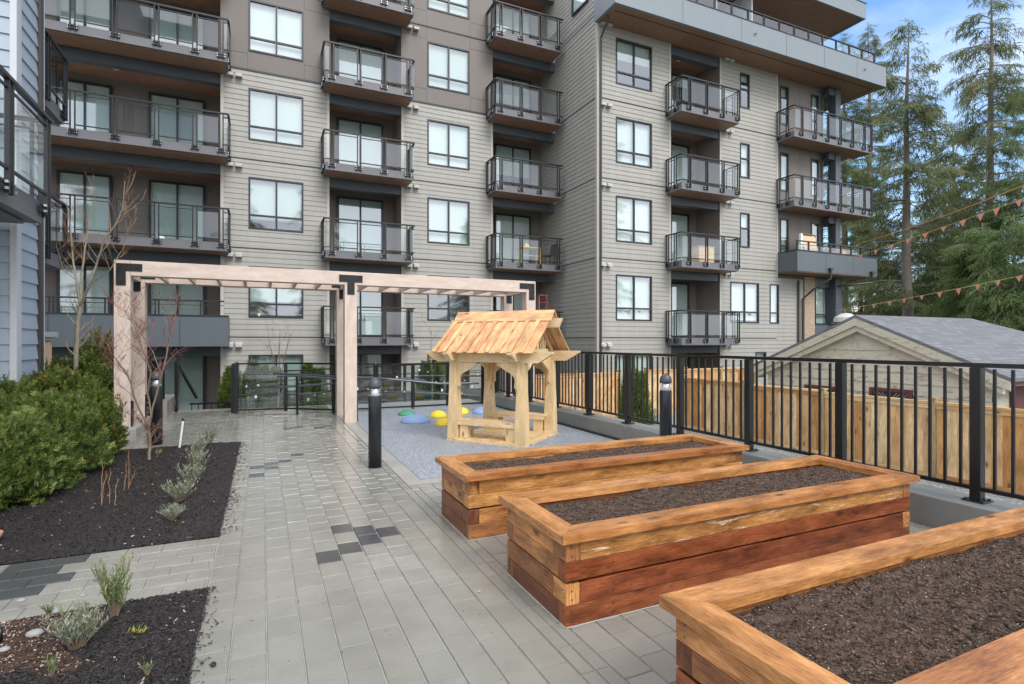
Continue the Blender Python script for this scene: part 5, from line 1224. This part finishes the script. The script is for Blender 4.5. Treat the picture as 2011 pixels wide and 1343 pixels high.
conifer(1745,500,38,'low dark cedar over the garage gable',12,wid=3.2,nbr=120,dens=1.4,trunk=.2,bare=.0)
# far wood that reads as one mass
r=np.random.default_rng(77); n=26000; u=r.uniform(1600,2300,n); dep=r.uniform(55,75,n); a_=.909*((u-CX)/FP)+FX; b_=-FX*((u-CX)/FP)+FY
top=4.0+2.0*np.sin(u*.021)+1.8*np.sin(u*.057+1)+r.normal(0,.5,n); z=-1.3+(top+1.3)*r.random(n)**.8; P=np.stack([a_*dep,b_*dep,z],1)
v,ff=scatter(*clump(5,7,1.1),rotm(r.uniform(0,6.3,n),r.uniform(-.2,.6,n),r.uniform(-1,1,n),r.uniform(.8,1.6,n)),P)
o=bigmesh('far_wood',v,ff,'fir1',np.repeat(np.clip(.25+.35*r.random(n)+.2*np.sin(u*.03),0,1),7)); tag(o,'dark low wood filling the distance behind the garage','wood',kind='stuff')
# ---------------------------------------------------------------- bunting
def flags(label,a,b,sag,us,size=.30,cord='ropeg',rad=.008):
    t=thing('bunting_line',a,label,'bunting'); a,b=V(a),V(b); f=lambda s: a.lerp(b,s)-ZZ*(sag*4*s*(1-s)); m=MB(); m.tube([f(k/24) for k in range(25)],rad,5); m.build('cord',cord,t)
    for s in us:
        p=f(s); q=f(min(1,s+.004)); d=(q-p).normalized(); m=MB(); w=size*random.uniform(.38,.5); tip=p-ZZ*size*.85*random.uniform(.8,1.1)+d*random.uniform(-.1,.1)*size
        nn=d.cross(ZZ).normalized()*.003; m.prism([p-d*w,p+d*w,tip],nn); m.build('pennant','orange',t)
da,db=26,17
flags('orange rope line without flags, highest of the three',PD(1640,491,30),PD(2035,354,16),.15,[],cord='rope',rad=.016)
us=lambda xs,x0,x1,d0_,d1_: [ (lambda f:(f*d0_)/(f*d0_+(1-f)*d1_))((x-x0)/(x1-x0)) for x in xs]
flags('upper line of orange pennants against the trees',PD(1640,516,24),PD(2040,379,16),.05,us([1690,1720,1751,1783,1817,1853,1891,1926,1957,2001],1640,2040,24,16),.25)
flags('lower line of orange pennants just above the garage roof',PD(1640,610,24),PD(2040,534,15),.05,us([1660,1687,1716,1747,1776,1810,1845,1882,1921,1960,2002],1640,2040,24,15),.23)
# ---------------------------------------------------------------- things on balconies and sills
M['yellow']=mat('yellow_wood',(.75,.48,.10),.5); M['card']=grainy('tan_wood_box',(.62,.42,.26),(.72,.52,.34),5,.6); M['redm']=mat('red_ladder',(.45,.06,.05),.4); M['darkf']=mat('dark_chair',(.02,.02,.022),.6)
z=FL[2]
t=thing('yellow_table',(10.0,20.2,z),'yellow folding table behind the glass of the second floor balcony at the inner corner','table'); m=MB(); m.box(9.55,10.5,19.9,20.4,z+.68,z+.71); m.box(9.6,10.45,19.92,19.95,z+.35,z+.38); m.build('table_top','yellow',t)
for x in (9.6,10.42):
    for y in (19.93,20.33): m=MB(); m.box(x,x+.035,y,y+.035,z,z+.68); m.build('leg','yellow',t)
m=MB(); m.box(9.75,9.95,20.0,20.2,z+.712,z+.80); m.box(9.78,9.92,20.03,20.17,z+.802,z+.86); o=m.build('yellow_box','yellow'); tag(o,'small yellow box standing on the yellow balcony table','box')
t=thing('patio_chair',(10.85,20.1,z),'dark patio chair at the right end of the second floor inner corner balcony','chair'); m=MB(); m.box(10.65,11.1,19.9,20.35,z+.42,z+.45); m.build('seat','darkf',t); m=MB(); m.prism([(11.08,19.9,z+.45),(11.12,19.9,z+.45),(11.2,19.9,z+.95),(11.16,19.9,z+.95)],(0,.45,0)); m.build('backrest','darkf',t)
for x in (10.66,11.07):
    for y in (19.91,20.31): m=MB(); m.box(x,x+.025,y,y+.025,z,z+.42); m.build('leg','darkf',t)
m=MB(); m.box(15.7,16.5,16.5,16.95,z+.0,z+.62); m.box(15.68,16.52,16.48,16.97,z+.622,z+.65); o=m.build('wooden_cabinet','card',bevel=.01); tag(o,'pale wooden cabinet behind the glass of a second floor wing balcony','cabinet')
t=thing('folded_table',(22.2,16.9,z),'brown folding table leaning on the corner balcony above the parapet','table')
m=MB(); m.box8((21.9,16.55,z+.55),(.9,0,0),(0,.22,1.05),(0,-.02,.0)); m.build('table_top','card',t,bevel=.01); m=MB(); 
m.tube([(21.85,16.52,z+.5),(21.85,16.75,z+1.62),(22.0,16.77,z+1.68),(22.75,16.77,z+1.68),(22.85,16.75,z+1.6)],.03,8); m.build('frame','bark',t); m=MB(); m.box(21.68,21.80,16.6,16.7,z+.6,z+1.65); m.build('rim','whitep',t)
m=MB(); m.box(24.2,24.6,16.5,16.9,z+.6,z+1.05); o=m.build('orange_crate','orange'); tag(o,'orange crate behind the railing of the corner parapet balcony','crate')
m=MB(); m.box(24.9,25.5,16.5,16.9,z+.6,z+1.0); o=m.build('grey_storage_box','vent'); tag(o,'grey storage box beside the orange crate on the corner balcony','box')
z=FL[1]; t=thing('step_ladder',(10.6,19.9,z),'red and silver step ladder on the balcony behind the playhouse roof','ladder')
for x,s in ((10.4,0),(10.75,0)):
    for y,mm in ((19.75,'redm'),(20.25,'steel')): m=MB(); m.beam((x+(x-10.575)*.5,y,z),(x,20.0,z+1.75),.03,.06); m.build('rail',mm,t)
m=MB(); m.box(10.38,10.78,19.93,20.07,z+1.74,z+1.79)
for k in range(1,6): zz=z+k*.29; y=19.75+.25*k*.29/1.75; m.box(10.34,10.81,y-.01,y+.04,zz,zz+.025)
m.build('steps','redm',t)
z=FL[2]; m=MB(); m.lathe((-2.95,20.6,z),[(.08,0),(.10,.2),(.09,.22),(.001,.22)],12); o=m.build('white_bucket','whitep',smooth=True); tag(o,'small white bucket on the wide second floor balcony','bucket')
# pot on the sill behind the first floor window
z=FL[1]; m=None
t=thing('potted_plant',(-.05,20.46,z+.7),'white potted plant on the sill inside the first floor window','potted plant')
m=MB(); m.lathe((-.10,20.452,z+.71),[(.035,0),(.05,.10),(.045,.10),(.001,.09)],12); m.build('pot','whitep',t)
P=[(-.10+r.normal(0,.05),20.452+r.normal(0,.012),z+.86+abs(r.normal(0,.07))) for k in range(60)]; b=np.array([(0,-.2,0),(.5,-.3,.05),(1,0,.0),(.5,.3,.05)],float)
v,ff=scatter(b,np.array([(0,1,2,3)]),rotm(r.uniform(0,6.3,60),r.uniform(-.8,.8,60),r.uniform(-1,1,60),np.full(60,.06)),np.array(P)); bigmesh('leaves',v,ff,'herb',r.random(60),parent=t)
# post with pale lamp beside the blue building
t=thing('post_lamp',(-3.2,11.4,0),'short brown post with pale box lamp beside the blue building','post lamp'); b=PD(92,700,10.6)
m=MB(); m.box(b.x-.06,b.x+.06,b.y-.06,b.y+.06,0,PD(92,662,10.6).z); m.build('post','card',t); zt_=PD(92,662,10.6).z; m=MB(); m.box(b.x-.14,b.x+.14,b.y-.14,b.y+.14,zt_,zt_+.10); m.box(b.x-.1,b.x+.1,b.y-.1,b.y+.1,zt_-.06,zt_); m.build('lamp_head','vent',t)

# trees behind the viewer, seen mirrored in the window panes
src=[o for o in C.objects if o.name.startswith('conifer_tree')][:4]
def copy_tree(o,parent=None):
    c=o.copy(); C.objects.link(c); c.parent=parent
    for ch in o.children: copy_tree(ch,c)
    return c
for i,(x,y,lb) in enumerate(((-16,-26,'fir behind the viewer on the left side'),(6,-30,'fir behind the viewer in the middle'),(24,-24,'fir behind the viewer on the right side'),(34,-16,'fir far right behind the viewer'),(-2,-34,'farthest fir behind the viewer'))):
    c=copy_tree(src[i%4]); c.location=(x,y,-1.3); c['label']=lb; c['wl']=(x,y,-1.3); c['group']='conifers behind the viewer'
# sand swept against the planter feet
for (x0,x1,y0,y1,lb) in ((1.415,4.235,3.875,4.555,'fine sand gathered along the foot of the far planter'),(1.445,4.425,2.475,3.225,'fine sand gathered along the foot of the middle planter')):
    m=MB(); rr=random.Random(3)
    def strip(a,b,nrm):
        a,b=V((*a,0)),V((*b,0)); n=60; w=[.003+.010*rr.random()**2 for k in range(n+1)]
        for k in range(n):
            p=a.lerp(b,k/n); q=a.lerp(b,(k+1)/n); N2=V((*nrm,0)); m.face([p+N2*w[k]+ZZ*.0015,q+N2*w[k+1]+ZZ*.0015,q+ZZ*.005,p+ZZ*.005])
    strip((x0,y1),(x0,y0),(-1,0)); strip((x0,y0),(x1,y0),(0,-1)); o=m.build('loose_sand','concrete'); tag(o,lb,'sand',kind='stuff')

# small litter on the paving
r=np.random.default_rng(9); n=260; x=np.concatenate([-.28+np.abs(r.normal(0,.25,110)),r.uniform(-.28,4.8,150)]); y=np.concatenate([r.uniform(2,9,110),r.uniform(1.2,8,150)])
ok=~((x>1.33)&(y>5.6)); x,y=x[ok],y[ok]; n=len(x); ln=r.uniform(.003,.011,n); v,ff=scatter(*chip_base(),rotm(r.uniform(0,6.3,n),np.zeros(n),np.zeros(n),np.stack([ln,ln*.5,np.full(n,.0015)],1)),np.stack([x,y,np.full(n,.0008)],1))
o=bigmesh('paving_litter',v,ff,['mulch','leafd'],np.repeat(r.random(n),5),midx=np.repeat((r.random(n)>.8).astype(int),5)); tag(o,'tiny bark and leaf bits scattered over the pavers','litter',kind='stuff')
